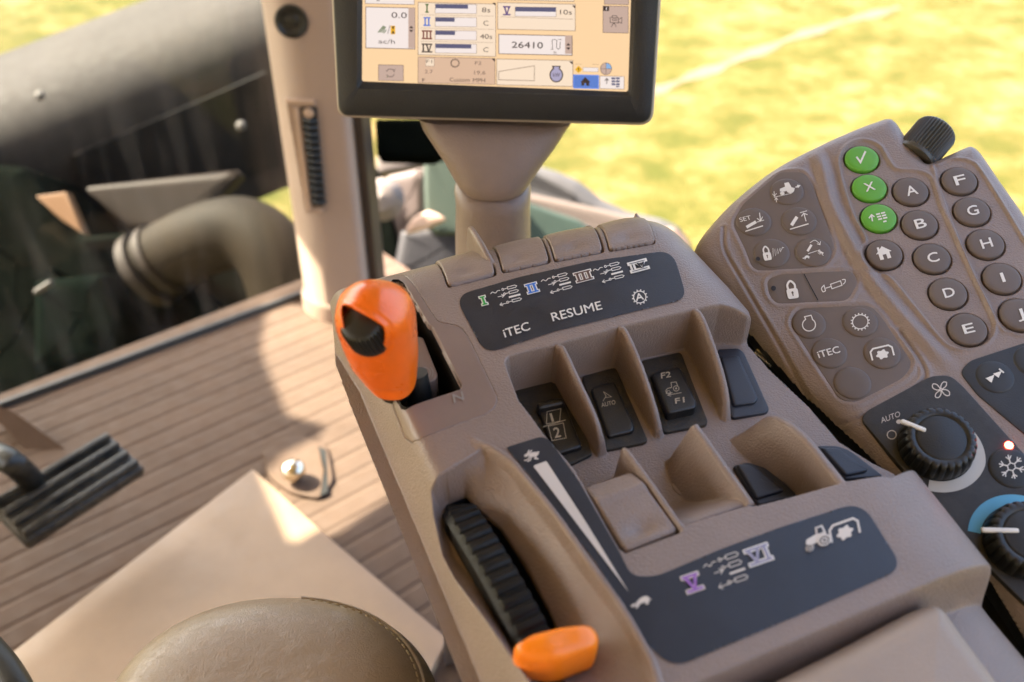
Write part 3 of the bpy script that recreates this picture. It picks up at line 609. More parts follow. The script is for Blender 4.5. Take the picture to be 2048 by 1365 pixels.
# ------------------------------------------------------------------ speed slider: ribbed sector and orange thumb knob
path = np.array([[*C.P([(x, y)], h)[0], h] for x, y, h in ((914, 1012, -.036), (921, 1023, -.016), (945, 1061, -.011), (980, 1117, -.008), (1017, 1182, -.007), (1054, 1250, -.008), (1092, 1330, -.012))])
pc = catmull(path, 26); pcw = C.w(pc); th_ = .0092
seg = np.r_[0, np.cumsum(np.linalg.norm(np.diff(pcw, axis=0), axis=1))]; pitch = .0074; loops = []
for i in range(len(pcw)):
    t = unit(pcw[min(i+1, len(pcw)-1)]-pcw[max(i-1, 0)]); side = unit(np.cross(t, C.e3)); up_ = np.cross(side, t); side = side if side@C.e1 > 0 else -side; up_ = up_ if up_@C.e3 > 0 else -up_
    ph = (seg[i] % pitch)/pitch; rb = .0019*(sm(ph/.18)*(1-sm((ph-.62)/.18)))
    sec = [(-th_, -.045), (-th_, -.0028), (-th_+.0022, -.0004), (-th_+.0032, rb-.0002), (-th_+.0042, rb), (th_-.0012, rb), (th_, rb-.0010), (th_, -.045)]
    loops.append([pcw[i]+side*x+up_*y for x, y in sec])
sl_e = bpy.data.objects.new('speed_slider', None); link(sl_e, console, C.w([(-.105, -.13, 0)])[0])
m_rib = mat('slider_plastic', (.009, .009, .009), .45, spec=.22, bump=.3, scale=900, var=.2)
MB().loft(loops).build('ribbed_sector', m_rib, sl_e, angle=30)
kz = .004
kn = [((1028, 1312), (1036, 1280), (1085, 1256), (1150, 1241), (1185, 1238), (1200, 1252), (1200, 1278), (1188, 1298), (1145, 1324), (1105, 1346), (1072, 1356), (1045, 1345))]
kq = rpoly([(1026, 1284), (1060, 1262), (1130, 1243), (1188, 1237), (1203, 1258), (1199, 1282), (1110, 1318), (1055, 1310), (1034, 1300)], [14, 10, 20, 14, 14, 16, 25, 10, 10], 5)
top = C.P(kq, .012); c = top.mean(0); N = len(top); loops = []
for s_, z in ((.80, -.017), (.97, -.015), (1.0, -.011), (1.0, .001), (.99, .004), (.96, .0065), (.88, .0085), (.72, .0100), (.45, .0106), (.2, .0108)):
    loops.append(C.w(np.column_stack([c+(top-c)*s_, np.full(N, z)+(top[:, 0]-c[0])*-.05])))
MB().loft(loops).build('thumb_knob', m_orange2, sl_e, angle=70)
kc = at(1040, 1326, ((loops[3][0]-CAM)@FWD)-.002)
# ------------------------------------------------------------------ keypad console on the right
nK = unit([-.12, -.42, .9]); e1K = unit(np.cross([-.402, .916, 0], nK)); e2K = np.cross(nK, e1K)
K = HF(CAM+rays([(1750, 500)])[0]*.66, e2K, e1K)
OUT = [(1721, 890), (1606, 783), (1495, 657), (1384, 520), (1392, 488), (1417, 452), (1468, 398), (1548, 335), (1636, 288), (1710, 255), (1768, 234), (1785, 233), (1798, 244), (1822, 281), (1852, 322), (1864, 321), (1934, 289), (1950, 291), (1968, 306), (2003, 357), (2048, 420), (2150, 590), (2420, 1060), (2300, 1350), (2200, 1520), (1960, 1120)]
OUTp = K.P(OUT, -.006); OUTp = np.vstack([catmull(OUTp[3:11], 6), OUTp[11:14], catmull(OUTp[14:21], 4), OUTp[21:], OUTp[:3]])
K.grid(OUTp[:, 0].min()-.01, OUTp[:, 0].max()+.01, OUTp[:, 1].min()-.01, OUTp[:, 1].max()+.01, .0006)
KX, KY = K.X, K.Y
dO = sdf(OUTp, KX, KY, .4)
x_ = np.clip(1+dO/.016, 0, 1); K.H = -.013*(1-np.sqrt(np.maximum(0, 1-x_*x_*.985)))
# step along the diagonal crest, groove between the two button banks
crest = K.P([(1600, 250), (1640, 325), (1660, 405), (1698, 480), (1738, 552), (1790, 616), (1840, 672), (1888, 722), (1960, 800)], 0); 
d, v, sd, par = dline(catmull(crest, 16), KX, KY)
fade = sm((par-.02)/.03)*sm((.235-par)/.04)
K.H += fade*(.0026*np.exp(-(d/.0045)**2)-.0013*np.exp(-((d-.0075)/.003)**2))
for _ in range(10): K.H[1:-1, 1:-1] = (K.H[:-2, 1:-1]+K.H[2:, 1:-1]+K.H[1:-1, :-2]+K.H[1:-1, 2:]+K.H[1:-1, 1:-1]*2)/6
def ring(px, amp=.0008, wd=.0013, sink=0.0, off=0.0):
    P = K.P(px, 0); d = sdf(P, KX, KY, .02); K.H += amp*np.exp(-((d-off)/wd)**2)*(np.abs(d) < .02)-sink*sm(-d/.002); return P
G2 = catmull([(1678, 336), (1683, 302), (1705, 284), (1732, 280), (1760, 292), (1776, 318), (1794, 338), (1836, 342), (1862, 354), (1874, 385), (1889, 427), (1955, 566), (1985, 634), (1990, 662), (1972, 690), (1940, 700), (1910, 697), (1884, 680), (1830, 615), (1778, 554), (1745, 545), (1722, 522), (1724, 494), (1730, 476), (1702, 420)], 5, True)
G3 = catmull([(1869, 348), (1880, 325), (1907, 316), (1940, 322), (1966, 346), (2048, 478), (2115, 590), (2110, 650), (2060, 672), (2022, 666), (1996, 648), (1929, 515)], 5, True)
ring(G2, .0009, .0014, .0008); ring(G3, .0009, .0014, .0008)
K1 = rpoly([(1464, 447), (1486, 408), (1560, 343), (1610, 344), (1626, 372), (1672, 500), (1646, 534), (1600, 540), (1506, 542), (1490, 500)], [14, 10, 14, 18, 10, 22, 16, 6, 18, 6], 6)
K2 = rpoly([(1532, 560), (1560, 548), (1704, 541), (1716, 566), (1695, 604), (1552, 608), (1538, 590)], [16, 8, 18, 16, 18, 18, 8], 6)
K3 = rpoly([(1578, 645), (1596, 616), (1740, 610), (1762, 632), (1826, 728), (1808, 756), (1712, 806), (1680, 800), (1640, 742)], [20, 22, 26, 8, 24, 18, 24, 16, 8], 6)
for P in (K1, K2, K3): ring(P, .0007, .0016, .0009, .0022)
gl = K.P([(1387, 520), (1430, 590), (1560, 760), (1700, 900), (1810, 1010), (1960, 1160)], -.006)
gl2 = K.P([(1412, 508), (1452, 470), (1436, 520), (1480, 590), (1560, 700), (1640, 806), (1690, 842), (1745, 806)], 0)
d, v, sd, par = dline(catmull(K.P([(1448, 455), (1450, 500), (1488, 570), (1560, 690), (1620, 785), (1665, 830), (1710, 838), (1790, 800), (1840, 768), (1848, 735), (1800, 660)], 0), 6), KX, KY); K.H -= .0010*np.exp(-(d/.0012)**2); K.H += .0005*np.exp(-((d-.0025)/.0016)**2)
K.mask = dO < 0
BT = []
def btn(px, r=.0119, ring_=.0012):
    c = K.P([px], .001)[0]; dd = np.hypot(KX-c[0], KY-c[1]); K.H -= .0030*sm((r+ring_-dd)/.0007); BT.append((c, r)); return c
green = [btn((1724, 317)), btn((1739, 375)), btn((1758, 435))]; home = btn((1769, 508))
LET = dict(A=(1822, 382), B=(1840, 448), C=(1865, 516), D=(1897, 586), E=(1936, 658), F=(1919, 361), G=(1944.5, 422), H=(1972, 487.5), I=(2004.5, 556), J=(2039, 628.6))
LC = {k: btn(v) for k, v in LET.items()}
CL = rpoly([(1721, 838), (1736, 820), (1862, 752), (1900, 750), (1924, 770), (2050, 910), (2290, 1175), (2215, 1370), (1942, 1100)], [14, 10, 14, 16, 14, 4, 4, 4, 4], 5)
RA = rpoly([(1920, 745), (1938, 722), (2048, 686), (2140, 662), (2350, 1050), (2320, 1110), (2048, 868), (1955, 790)], [12, 14, 4, 14, 14, 10, 4, 8], 5)
kp = thing('keypad_console', 'tilted brown keypad console with lettered round buttons, green keys and climate dials', 'console', K.w([(.02, -.15, -.25)])[0])
K.mesh('housing', m_brown, kp)
sk = K.P(OUT, 0); c = sk.mean(0)
MB().loft([K.w(np.column_stack([OUTp*.985+c*.015, np.full(len(OUTp), -.011)])), K.w(np.column_stack([OUTp*.93+c*.07, np.full(len(OUTp), -.04)])), K.w(np.column_stack([c+(OUTp-c)*.5, np.full(len(OUTp), -.12)]))], False, True).build('underside', m_black, kp)
class KS:
    w = K.w
    @staticmethod
    def hit(px, dh=0.0):
        q = K.P(px, dh); return np.column_stack([q, np.full(len(q), dh)])
Ku = np.array([-.37, -1.0]); 
def kbutton(c, m, label, r=.0119, z0=-.003, h=.0012):
    prof = [(r, z0), (r, h-.0009), (r-.0003, h-.0003), (r-.0010, h), (r*.72, h+.0003), (r*.4, h+.0004), (0, h+.0004)]
    o = MB().lathe(K.w([(c[0], c[1], 0)])[0], K.e3, prof, 56).build('button', m, kp, angle=60); return tag(o, label)
def label_text(o, s, px, wd, cap, z=.0020, bold=.02, m=m_white):
    ink = Ink(); d = np.array([1, -.235]); u = unit(Ku)*.5; c = np.array(px, float)
    ink.text(m, s, c-d*wd/2-u*cap, c+d*wd/2-u*cap, cap, 0, bold, up=Ku); ink.build('letter', KS, o, z)
for k, v in LET.items():
    o = kbutton(LC[k], m_key, f'round brown button marked {k}'); v = (v[0]+1, v[1]-1)
    label_text(o, k, v, {'I': 6, 'J': 15}.get(k, 23)*.92, 19)
lg = ['green button with a check mark', 'green button with an X', 'green button with an arrow and list']; gp = [(1724, 317), (1739, 375), (1758, 435)]
go = [kbutton(c, m_greenkey, l) for c, l in zip(green, lg)]
ink = Ink(); ink.line(m_white, [(1713, 314), (1721, 325), (1731, 303)], 3.6); ink.build('mark', KS, go[0], .0019)
label_text(go[1], 'X', (1739, 373.5), 19, 17)
ink = Ink(); ink.line(m_white, [(1745, 443), (1743, 431)], 2.6); ink.line(m_white, [(1738, 437), (1743, 430), (1749, 434)], 2.4)
for i in range(3):
    for j in range(2): p = np.array([1752+j*10+i*2.2, 429.5+i*5-j*2.4]); ink.line(m_white, [p, p+np.array([8, -1.9])], 3)
ink.line(m_white, [(1766.5, 444), (1773, 442.3)], 3); ink.build('mark', KS, go[2], .0019)
ho = kbutton(home, m_key, 'round brown button with a white house'); ink = Ink(); T = Tf((1768, 507), (30, -7), (-9, -27))
ink.poly(m_white, T([(-.36, -.42), (-.12, -.42), (-.12, .1), (-.36, .1)])); ink.poly(m_white, T([(.12, -.42), (.36, -.42), (.36, .1), (.12, .1)])); ink.poly(m_white, T([(-.12, -.08), (.12, -.08), (.12, .1), (-.12, .1)])); ink.poly(m_white, T([(-.52, .04), (.52, .04), (0, .52)]), 1); ink.poly(m_white, T([(-.34, .2), (-.2, .2), (-.2, .5), (-.34, .5)]), 2); ink.build('mark', KS, ho, .0019)
# membrane pads with their keys
def membrane(px, label): o = slab('key_membrane', K, px, .0002, -.003, .0006, m_keypanel, kp); return tag(o, label)
M1 = membrane(K1, 'brown membrane with five hitch keys'); M2 = membrane(K2, 'pill shaped two part lock key'); M3 = membrane(K3, 'brown membrane with five keys, one blank')
def dome(px, r, parent, label=None, h=.0014, m=m_key):
    c = K.P([px], .001)[0]; prof = [(r, -.001), (r*.985, .0006), (r*.93, h*.8), (r*.85, h), (r*.5, h+.0002), (0, h+.0002)]
    o = MB().lathe(K.w([(c[0], c[1], 0)])[0], K.e3, prof, 48).build('key', m, parent, angle=60)
    if label: tag(o, label)
    return o
ZK = .0021
def mk(o, f): ink = Ink(); f(ink); ink.build('symbol', KS, o, ZK)
k1 = dome((1574, 383), .0120, M1, 'key showing a tractor above ground arrows')
def f(i):
    T = Tf((1572, 378), (26, -6), (-7, -20)); tractor(i, T, m_white, None); i.line(m_white, [(1548, 395), (1583, 387)], 1.2); i.line(m_white, [(1548, 383), (1549, 392)], 1.2); i.line(m_white, [(1545, 388), (1549, 393), (1553, 387)], 1.1); i.line(m_white, [(1553, 405), (1552, 397)], 1.2); i.line(m_white, [(1549, 401), (1552, 396), (1556, 400)], 1.1)
    i.line(m_white, [(1583, 381), (1589, 377)], 3.5); i.line(m_white, [(1591, 375), (1597, 373)], 2.5); i.poly(m_white, [(1594, 370), (1601, 371), (1596, 377)])
mk(k1, f)
k2_ = dome((1507.5, 443.6), .0125, M1, 'key reading SET with an arm and a down arrow')
def f(i):
    i.text(m_white, 'SET', (1480.5, 444.5), (1503, 439), 8.5, 0, .0, up=Ku); i.line(m_white, [(1491, 463), (1526, 452)], 2.2); i.line(m_white, [(1493, 455), (1512, 444)], 6); i.line(m_white, [(1519, 426), (1521, 441)], 1.8); i.line(m_white, [(1514, 437), (1521, 442.5), (1525, 434)], 1.6); i.line(m_white, [(1513, 445), (1528, 440.5)], 1.3)
mk(k2_, f)
k3_ = dome((1598, 442), .0125, M1, 'key showing an arm raised to a line')
def f(i): i.line(m_white, [(1580, 459), (1617, 448)], 2.2); i.line(m_white, [(1583, 451), (1594, 434)], 6.5); i.line(m_white, [(1612, 443), (1608, 428)], 1.8); i.line(m_white, [(1603, 433), (1607.5, 427), (1615, 430)], 1.7); i.line(m_white, [(1600, 426), (1614, 422)], 1.4)
mk(k3_, f)
def lock(i, T, m=m_white):
    i.poly(m, T(rpoly([(-.4, -.5), (.4, -.5), (.42, .1), (-.42, .1)], .16, 4))); i.line(m, T(catmull([(-.25, .06), (-.26, .34), (0, .56), (.26, .34), (.25, .06)], 5)), .13*T.sc()); i.poly(m_key, T(ell(0, -.14, .08, .08, n=10)), 1); i.line(m_key, T([(0, -.16), (0, -.34)]), .07*T.sc(), 1)
k4_ = dome((1543, 506), .0125, M1, 'key with a padlock and a jagged wave')
def f(i):
    lock(i, Tf((1533.5, 508), (19, -3), (-6, -26))); i.line(m_white, [(1546, 497), (1546, 515), (1550, 498), (1551, 512), (1555, 498), (1556, 508), (1560, 497), (1561, 504), (1565, 495), (1568, 496)], 1.1); i.poly(m_blue_black, ell(1516, 518, 4.2, 4.2, n=16))
mk(k4_, f)
k5_ = dome((1626, 504), .0125, M1, 'key with an arm between hare and turtle marks')
def f(i):
    i.line(m_white, [(1615, 503), (1623, 490)], 4.6); i.line(m_white, [(1616, 508), (1634, 502)], 1.2); i.line(m_white, catmull([(1620, 486), (1630, 481), (1640, 489)], 5), 1.1); i.line(m_white, [(1634, 488), (1640, 490), (1641, 483)], 1.1)
    turtle(i, Tf((1613, 515), (13, -3), (-2, -9)), m_white); hare(i, Tf((1641, 505), (12, 4), (-2, -11)), m_white)
mk(k5_, f)
def f(i):
    lock(i, Tf((1584, 581), (27, -4), (-7, -33))); i.poly(m_blue_black, ell(1547, 577, 5, 5, n=18))
    i.line(m_void, [(1608, 548.5), (1636, 601)], 1.8)
    i.line(m_white, [(1664, 578), (1684, 571), (1681, 562), (1661, 569)], 1.7, closed=True); i.line(m_white, [(1651, 577), (1662, 573.5)], 1.8); i.line(m_white, catmull([(1648, 571), (1643, 577), (1646, 584), (1651, 582)], 4), 1.7, closed=True); i.line(m_white, catmull([(1684, 560), (1690, 559.5), (1690, 565), (1686, 569)], 4), 1.7)
ink = Ink(); f(ink); ink.build('symbol', KS, M2, .0009)
q1 = dome((1618, 648), .0112, M3, 'key with an engine outline'); 
mk(q1, lambda i: (i.line(m_white, [tuple(p) for p in ell(1618, 650, 13, 12.5, 0, 22, radians(-58), radians(238), True)]+[(1611, 638), (1609, 634), (1622, 631), (1624, 635.5)], 2, closed=True)))
q2 = dome((1720.5, 644), .0115, M3, 'key with a toothed gear ring'); mk(q2, lambda i: gear(i, (1720.5, 644), 15.5, 14, m_white, -.2, 16, 2, 3.8))
q3 = dome((1659, 706), .0115, M3, 'key reading iTEC'); mk(q3, lambda i: i.text(m_white, 'iTEC', (1638, 716.5), (1681, 705), 13.5, 0, .02, up=Ku))
q4 = dome((1764.5, 706), .0118, M3, 'key with a splined shaft under a bracket'); mk(q4, lambda i: pto(i, Tf((1764, 706), (43, -10), (-8, -32)), m_white))
q5 = dome((1705, 766), .0118, M3, 'blank key without any symbol')
# jog wheel between the banks
jc = at(1862, 283, .735); jd = unit(at(1883, 262, .752)-at(1815, 292, .722)); jr = lambda t: np.cos(t*40)
jax = unit(K.e2*.30+K.e1*.94+K.e3*.16)
jc = K.w([(*K.P([(1853, 283)], -.006)[0], -.006)])[0]
MB().lathe(jc-jax*.016-K.e3*.0035, jax, [(0, 0), (.0144, 0), (.0156, .001), (.0156, .0035), (.0150, .004), (.0150, .0045, .0002), (.0152, .006, .0008), (.0152, .028, .0008), (.0148, .0305, .0003), (.0134, .032), (.0, .0322)], 416, jr).build('jog_wheel', mat('olive_black_plastic', (.055, .047, .032), .42, bump=.2, scale=900, var=.2), kp, angle=40)
# climate controls
m_clim = mat('climate_film', (.026, .023, .021), .5, bump=.3, scale=1400, var=.2, vscale=150, rvar=.06)
CLo = slab('climate_panel', K, CL, .0006, -.003, .0006, m_clim, kp); RAo = slab('radio_panel', K, RA, .0007, -.003, .0006, mat('radio_film', (.017, .017, .019), .48, bump=.3, scale=1400, var=.2), kp)
tag(CLo, 'black climate panel with fan speed and temperature dials'); tag(RAo, 'black radio panel at the right edge')
def dial(px, r, h, ptr, label, hub_r=.62):
    c = K.P([px], .002)[0]; O = K.w([(c[0], c[1], .001)])[0]; rb = lambda t: -np.abs(np.sin(t*13))**6
    o = MB().lathe(O, K.e3, [(r*.98, 0), (r, .0015, .0004), (r*.995, h*.35, .0010), (r*.96, h*.72, .0014), (r*.90, h*.93, .0012), (r*.82, h, .0006), (r*.70, h-.0002), (r*.66, h-.0010), (r*.63, h-.0006), (r*.60, h-.0004), (0, h-.0002)], 312, rb).build('dial', m_black, kp, angle=50); tag(o, label)
    p = K.P(ptr, h+.0005); a = p[0]; b = p[1]; d = unit(b-a); ax = d[0]*K.e1+d[1]*K.e2; ay = np.cross(K.e3, ax); L = np.linalg.norm(b-a)
    MB().box(K.w([(*(a+b)/2, h+.0002)])[0], ax, ay, K.e3, L, .0030, .0030, .0012).build('pointer', m_white, o); return c
m_arc = mat('cream_scale', (.50, .48, .44), .5)
kc1 = dial((1871, 893), .0222, .0150, [(1802, 842), (1852, 862)], 'ribbed black fan speed dial')
p0 = K.P([(1884, 818)], .001)[0]; p1 = K.P([(1857, 971)], .001)[0]; A0 = math.atan2(*(p0-kc1)[::-1]); A1 = math.atan2(*(p1-kc1)[::-1])
if A1 > A0: A1 -= 2*pi
def arc(name, c, r0, r1, A0, A1, m, parent, taper=True, z=.0009):
    t = np.linspace(0, 1, 50); V = []; 
    for k in t: a = A0+(A1-A0)*k; ro = r0+.0005+(r1-r0)*(min(1, k*1.8+.05) if taper else 1); V += [(c[0]+r0*cos(a), c[1]+r0*sin(a), z), (c[0]+ro*cos(a), c[1]+ro*sin(a), z)]
    return obj(name, K.w(V), [(2*i, 2*i+1, 2*i+3, 2*i+2) for i in range(49)], m, parent, False)
arc('speed_scale', kc1, .0225, .0290, A0, A1, m_arc, CLo)
kc2 = dial((2046, 1085), .0222, .0150, [(1962, 1060), (2038, 1062)], 'ribbed black temperature dial at the right edge')
p0 = K.P([(1954, 1066)], .001)[0]; p1 = K.P([(2075, 1000)], .001)[0]; A0 = math.atan2(*(p0-kc2)[::-1]); A1 = math.atan2(*(p1-kc2)[::-1])
if A1 > A0: A1 -= 2*pi
arc('temperature_scale', kc2, .0225, .0290, A0, A1, m_bluearc, CLo, False)
ink = Ink(); ink.text(m_cream, 'AUTO', (1763, 847), (1801, 833), 11, 0, .0, up=(-.2, -1)); ink.line(m_cream, ell(1783.5, 870, 9, 8.5, 0, 24), 1.8, closed=True)
for k in range(4):
    a = k*pi/2+.2; c = np.array([1882, 780]); u = np.array([cos(a), sin(a)*.92]); v = np.array([-u[1], u[0]])
    ink.line(m_cream, catmull([c+u*2, c+u*9+v*-2, c+u*17+v*1, c+u*18+v*8, c+u*11+v*9, c+u*4+v*4], 5, True), 1.9, closed=True)
ink.poly(m_cream, ell(1798, 844, 5.5, 4.5, n=16)); ink.build('printing', KS, CLo, .0010)
led = MB().lathe(K.w([(*K.P([(2018, 891)], .001)[0], .0006)])[0], K.e3, [(.0024, 0), (.0024, .0006), (.0012, .0012), (0, .0013)], 24).build('warning_light', mat('red_lamp', (.5, .01, .01), .3, emit=(1, .06, .03), es=6), CLo)
tag(led, 'small glowing red indicator lamp')
sb = dome((2022, 936), .0132, CLo, 'round black key with a snowflake', m=m_black); ink = Ink(); c = np.array([2023, 934])
for k in range(6):
    a = k*pi/3+.25; u = np.array([cos(a), sin(a)*.95]); v = np.array([-u[1], u[0]]); u2 = np.array([cos(a+pi/3), sin(a+pi/3)*.95])
    ink.line(m_white, [c+u*8, c+u*26], 2.6); ink.line(m_white, [c+u*23+v*6, c+u*16, c+u*23-v*6], 2.2); ink.line(m_white, [c+u*8.5, c+u2*8.5], 2.2)
ink.build('symbol', KS, sb, .0022)
rb_ = dome((1990, 754), .0118, RAo, 'key with two skip arrows', m=mat('radio_key', (.02, .02, .021), .5)); ink = Ink()
ink.poly(m_white, [(1971, 757), (1983, 766), (1989, 750)]); ink.poly(m_white, [(1986, 748), (1997, 756), (2004, 742)]); ink.line(m_white, [(1998, 738), (2008, 746)], 3); ink.build('symbol', KS, rb_, .0022)
dome((2066, 722), .0118, RAo, 'blank radio key cut by the picture edge', m=MATS['radio_key'])
# ------------------------------------------------------------------ display on its post
cm = lambda x, y: (640+x/2.926, y/2.926)
aM = radians(4.5); M = Frame(at(990, 120, .80), [.02, .167, .985], [cos(aM), -sin(aM), 0])
EX = 2**-sc.view_settings.exposure
def em(name, srgb, k=1.0):
    lin = tuple(((c/255+.055)/1.055)**2.4 if c > 10 else c/255/12.92 for c in srgb)
    return mat(name, (.01, .01, .01), .25, emit=lin, es=EX*k, spec=.25)
s_bg = em('screen_peach', (253, 214, 166)); s_box = em('screen_pale', (250, 226, 200)); s_wh = em('screen_white', (246, 232, 226)); s_gr = em('screen_grey', (200, 172, 158)); s_ln = em('screen_line', (120, 96, 84))
s_dk = em('screen_dark', (62, 48, 46)); s_bar = em('screen_slate', (92, 92, 122)); s_bl = em('screen_blue', (92, 128, 205)); s_g = em('screen_green', (86, 110, 60)); s_r = em('screen_red', (120, 50, 40)); s_v = em('screen_violet', (96, 72, 130)); s_b2 = em('screen_blue_numeral', (80, 120, 205)); s_y = em('screen_yellow', (240, 180, 30)); s_lb = em('screen_light_blue', (140, 180, 225)); s_tan = em('screen_tan', (222, 186, 158))
m_bez = mat('bezel_plastic', (.016, .018, .021), .5, bump=.45, scale=1000, var=.1, rvar=.05)
m_rim = mat('silver_rim', (.38, .33, .29), .4)
mon = thing('display_monitor', 'black framed touch display glowing with peach coloured field data', 'monitor', M.w([(0, 0, 0)])[0])
oq = rpoly([(655, -420), (658, 0), (673, 232), (690, 239), (1290, 252), (1308, 245), (1327, 0), (1330, -420)], [30, 3, 22, 10, 22, 16, 3, 30], 6)
oq = rpoly([(640, -430), (674, 236), (1306, 253), (1350, -430)], [30, 24, 30, 30], 8)
slab('rear_shell', M, oq, .004, -.035, .003, m_rim, mon)
fq = rpoly([(646, -425), (678, 231), (1302, 247), (1343, -425)], [30, 22, 26, 30], 8); iq = rpoly([(718, -390), (715, 176), (1262, 193), (1285, -390)], [8, 7, 8, 8], 8); iq2 = rpoly([(727, -380), (724, 163), (1256, 184), (1274, -380)], [6, 5, 6, 6], 8)
L3 = lambda q, z: M.w(np.column_stack([M.P(q, z), np.full(len(q), z)]))
ctr = fq.mean(0); sh = lambda q, f: ctr+(q-ctr)*f
MB().loft([L3(fq, .002), L3(fq, .0105), L3(sh(fq, .997), .0122), L3(sh(fq, .992), .013), L3(sh(iq, 1.006), .013), L3(iq, .0122), L3(iq, .0115), L3(sh(iq2, 1.004), .0085), L3(iq2, .008), L3(iq2, .006)], False, False).build('bezel', m_bez, mon, angle=50)
scr = MB().loft([L3(sh(iq2, 1.01), .0072)], False, True).build('screen', s_bg, mon, smooth=False)
MS = Lvl(M, .0072); ink = Ink(); W_ = 1.0
def box(x0, y0, x1, y1, fill, line=s_ln, wd=1.0, lift=0, dy=.022):
    q = [cm(x0, y0), cm(x1, y0+(x1-x0)*dy), cm(x1, y1+(x1-x0)*dy), cm(x0, y1)]
    if fill: ink.poly(fill, q, lift)
    if line: ink.line(line, q, wd, lift+1, True)
def tx(m, s, x, y, x1, cap, bold=.0, lift=4): ink.text(m, s, cm(x, y), cm(x1, y+(x1-x)*.02), cap/2.926, lift, bold)
box(265, -60, 552, 22, s_wh); tx(s_dk, 'g', 330, 2, 350, 20); box(268, 42, 555, 282, s_wh, wd=1.4); box(517, 42+5, 555, 283, s_gr, None, lift=2); tx(s_dk, '0.0', 418, 106, 508, 34, .0)
for k in range(4): ink.line(s_g, [cm(340+k*12, 192), cm(372+k*8-k*2, 152+k*3)] if k < 3 else [cm(372, 196), cm(388, 176)], 2.0, 4)
ink.line(s_dk, [cm(396, 198), cm(410, 150)], 1.1, 4); ink.poly(s_y, [cm(414, 152), cm(440, 152), cm(440, 202), cm(414, 202)], 4); ink.poly(s_dk, [cm(419, 156), cm(436, 156), cm(428, 176)], 5); ink.poly(s_dk, [cm(419, 198), cm(436, 198), cm(428, 178)], 5)
tx(s_dk, 'ac/h', 342, 256, 438, 26)
for cy in (172, ): ink.poly(s_dk, [cm(521, cy-5), cm(547, cy-5), cm(534, cy-20)], 5); ink.poly(s_dk, [cm(521, cy+4), cm(547, cy+4), cm(534, cy+19)], 5)
box(342, 380, 488, 472, s_gr); ink.line(s_dk, [cm(*p) for p in ell(412, 428, 25, 22, 0, 12, radians(200), radians(340))], 1.2, 4); ink.line(s_dk, [cm(*p) for p in ell(412, 428, 25, 22, 0, 12, radians(20), radians(160))], 1.2, 4); ink.line(s_g, [cm(396, 444), cm(392, 456)], 1.2, 4); ink.line(s_dk, [cm(436, 424), cm(430, 412), cm(440, 408)], 1.2, 4)
box(574, 15, 1028, 322, s_box)
for i, (c, s, fr, t) in enumerate(((s_g, 'I', .8, '8s'), (s_b2, 'II', .47, 'C'), (s_r, 'III', .48, '40s'), (s_dk, 'IV', .88, 'C'))):
    y = 48+i*77.5; numeral(ink, Tf(cm(626, y+2), (17.5, .4), (0, -18)), s, c, None, 3); box(674, y-24, 916, y+30, s_wh, s_ln, .7, 2, .015); box(676, y-22, 676+238*fr, y+2, s_bar, None, .5, 5, .015)
    wt = {'8s': 50, 'C': 27, '40s': 72}[t]; tx(s_dk, t, 972-wt/2+(0 if wt > 30 else -3), y+25, 972+wt/2, 28); 
    for k in (1, 2): ink.line(s_dk, [cm(674+k*60+(k-1)*0, y-21), cm(674+k*60, y-14)], .7, 6)
    if i < 3: ink.line(s_ln, [cm(586, y+40), cm(1018, y+48)], .5, 3)
def corner(x, y): ink.poly(s_dk, [cm(x-20, y-1), cm(x, y), cm(x, y+18)], 5)
corner(1028, 18); corner(1024, 346); corner(1494, 34); corner(1478, 362)
box(574, 334, 1024, 486, s_tan); box(618, 342, 668, 388, s_box, s_ln, .6, 2); tx(s_ln, 'F1', 622, 370, 656, 20); tx(s_ln, 'F2', 907, 380, 944, 20); tx(s_ln, '2.7', 613, 430, 660, 20); tx(s_ln, '19.6', 902, 437, 968, 22); tx(s_dk, 'F', 598, 480, 614, 20); tx(s_dk, 'Custom', 758, 478, 875, 22); tx(s_dk, 'MPH', 895, 481, 966, 22)
gear(ink, cm(790, 371), 7.6, 7.2, s_dk, 0, 12, 1.3, 2.2, lift=4)
box(1040, 16, 1494, 172, s_box); numeral(ink, Tf(cm(1093, 64), (18, .4), (0, -18.5)), 'V', s_v, None, 3); box(1142, 42, 1382, 96, s_wh, s_ln, .7, 2, .012); box(1143, 42, 1380, 68, s_bar, None, .5, 5, .012); tx(s_dk, '10s', 1404, 86, 1474, 28); ink.line(s_ln, [cm(1056, 100), cm(1482, 114)], .6, 3)
box(1046, 202, 1476, 316, s_wh, s_ln, 1.5); box(1434, 208, 1474, 316, s_gr, None, lift=2); tx(s_dk, '26410', 1122, 281, 1304, 36, .015)
ink.line(s_dk, [cm(1350, 290), cm(1362, 290), cm(1358, 236), cm(1374, 232), cm(1386, 238), cm(1384, 282), cm(1396, 290), cm(1404, 284), cm(1406, 246)], 1.2, 4); ink.line(s_dk, [cm(1394, 232), cm(1414, 233)], 1.2, 4); tx(s_ln, 'ft', 1366, 318, 1386, 18)
ink.poly(s_dk, [cm(1440, 268), cm(1466, 268), cm(1453, 253)], 5); ink.poly(s_dk, [cm(1440, 279), cm(1466, 279), cm(1453, 294)], 5)
box(1034, 346, 1480, 498, s_box); ink.line(s_ln, [cm(1046, 420), cm(1255, 386), cm(1254, 474), cm(1046, 468)], 1.1, 4, True)
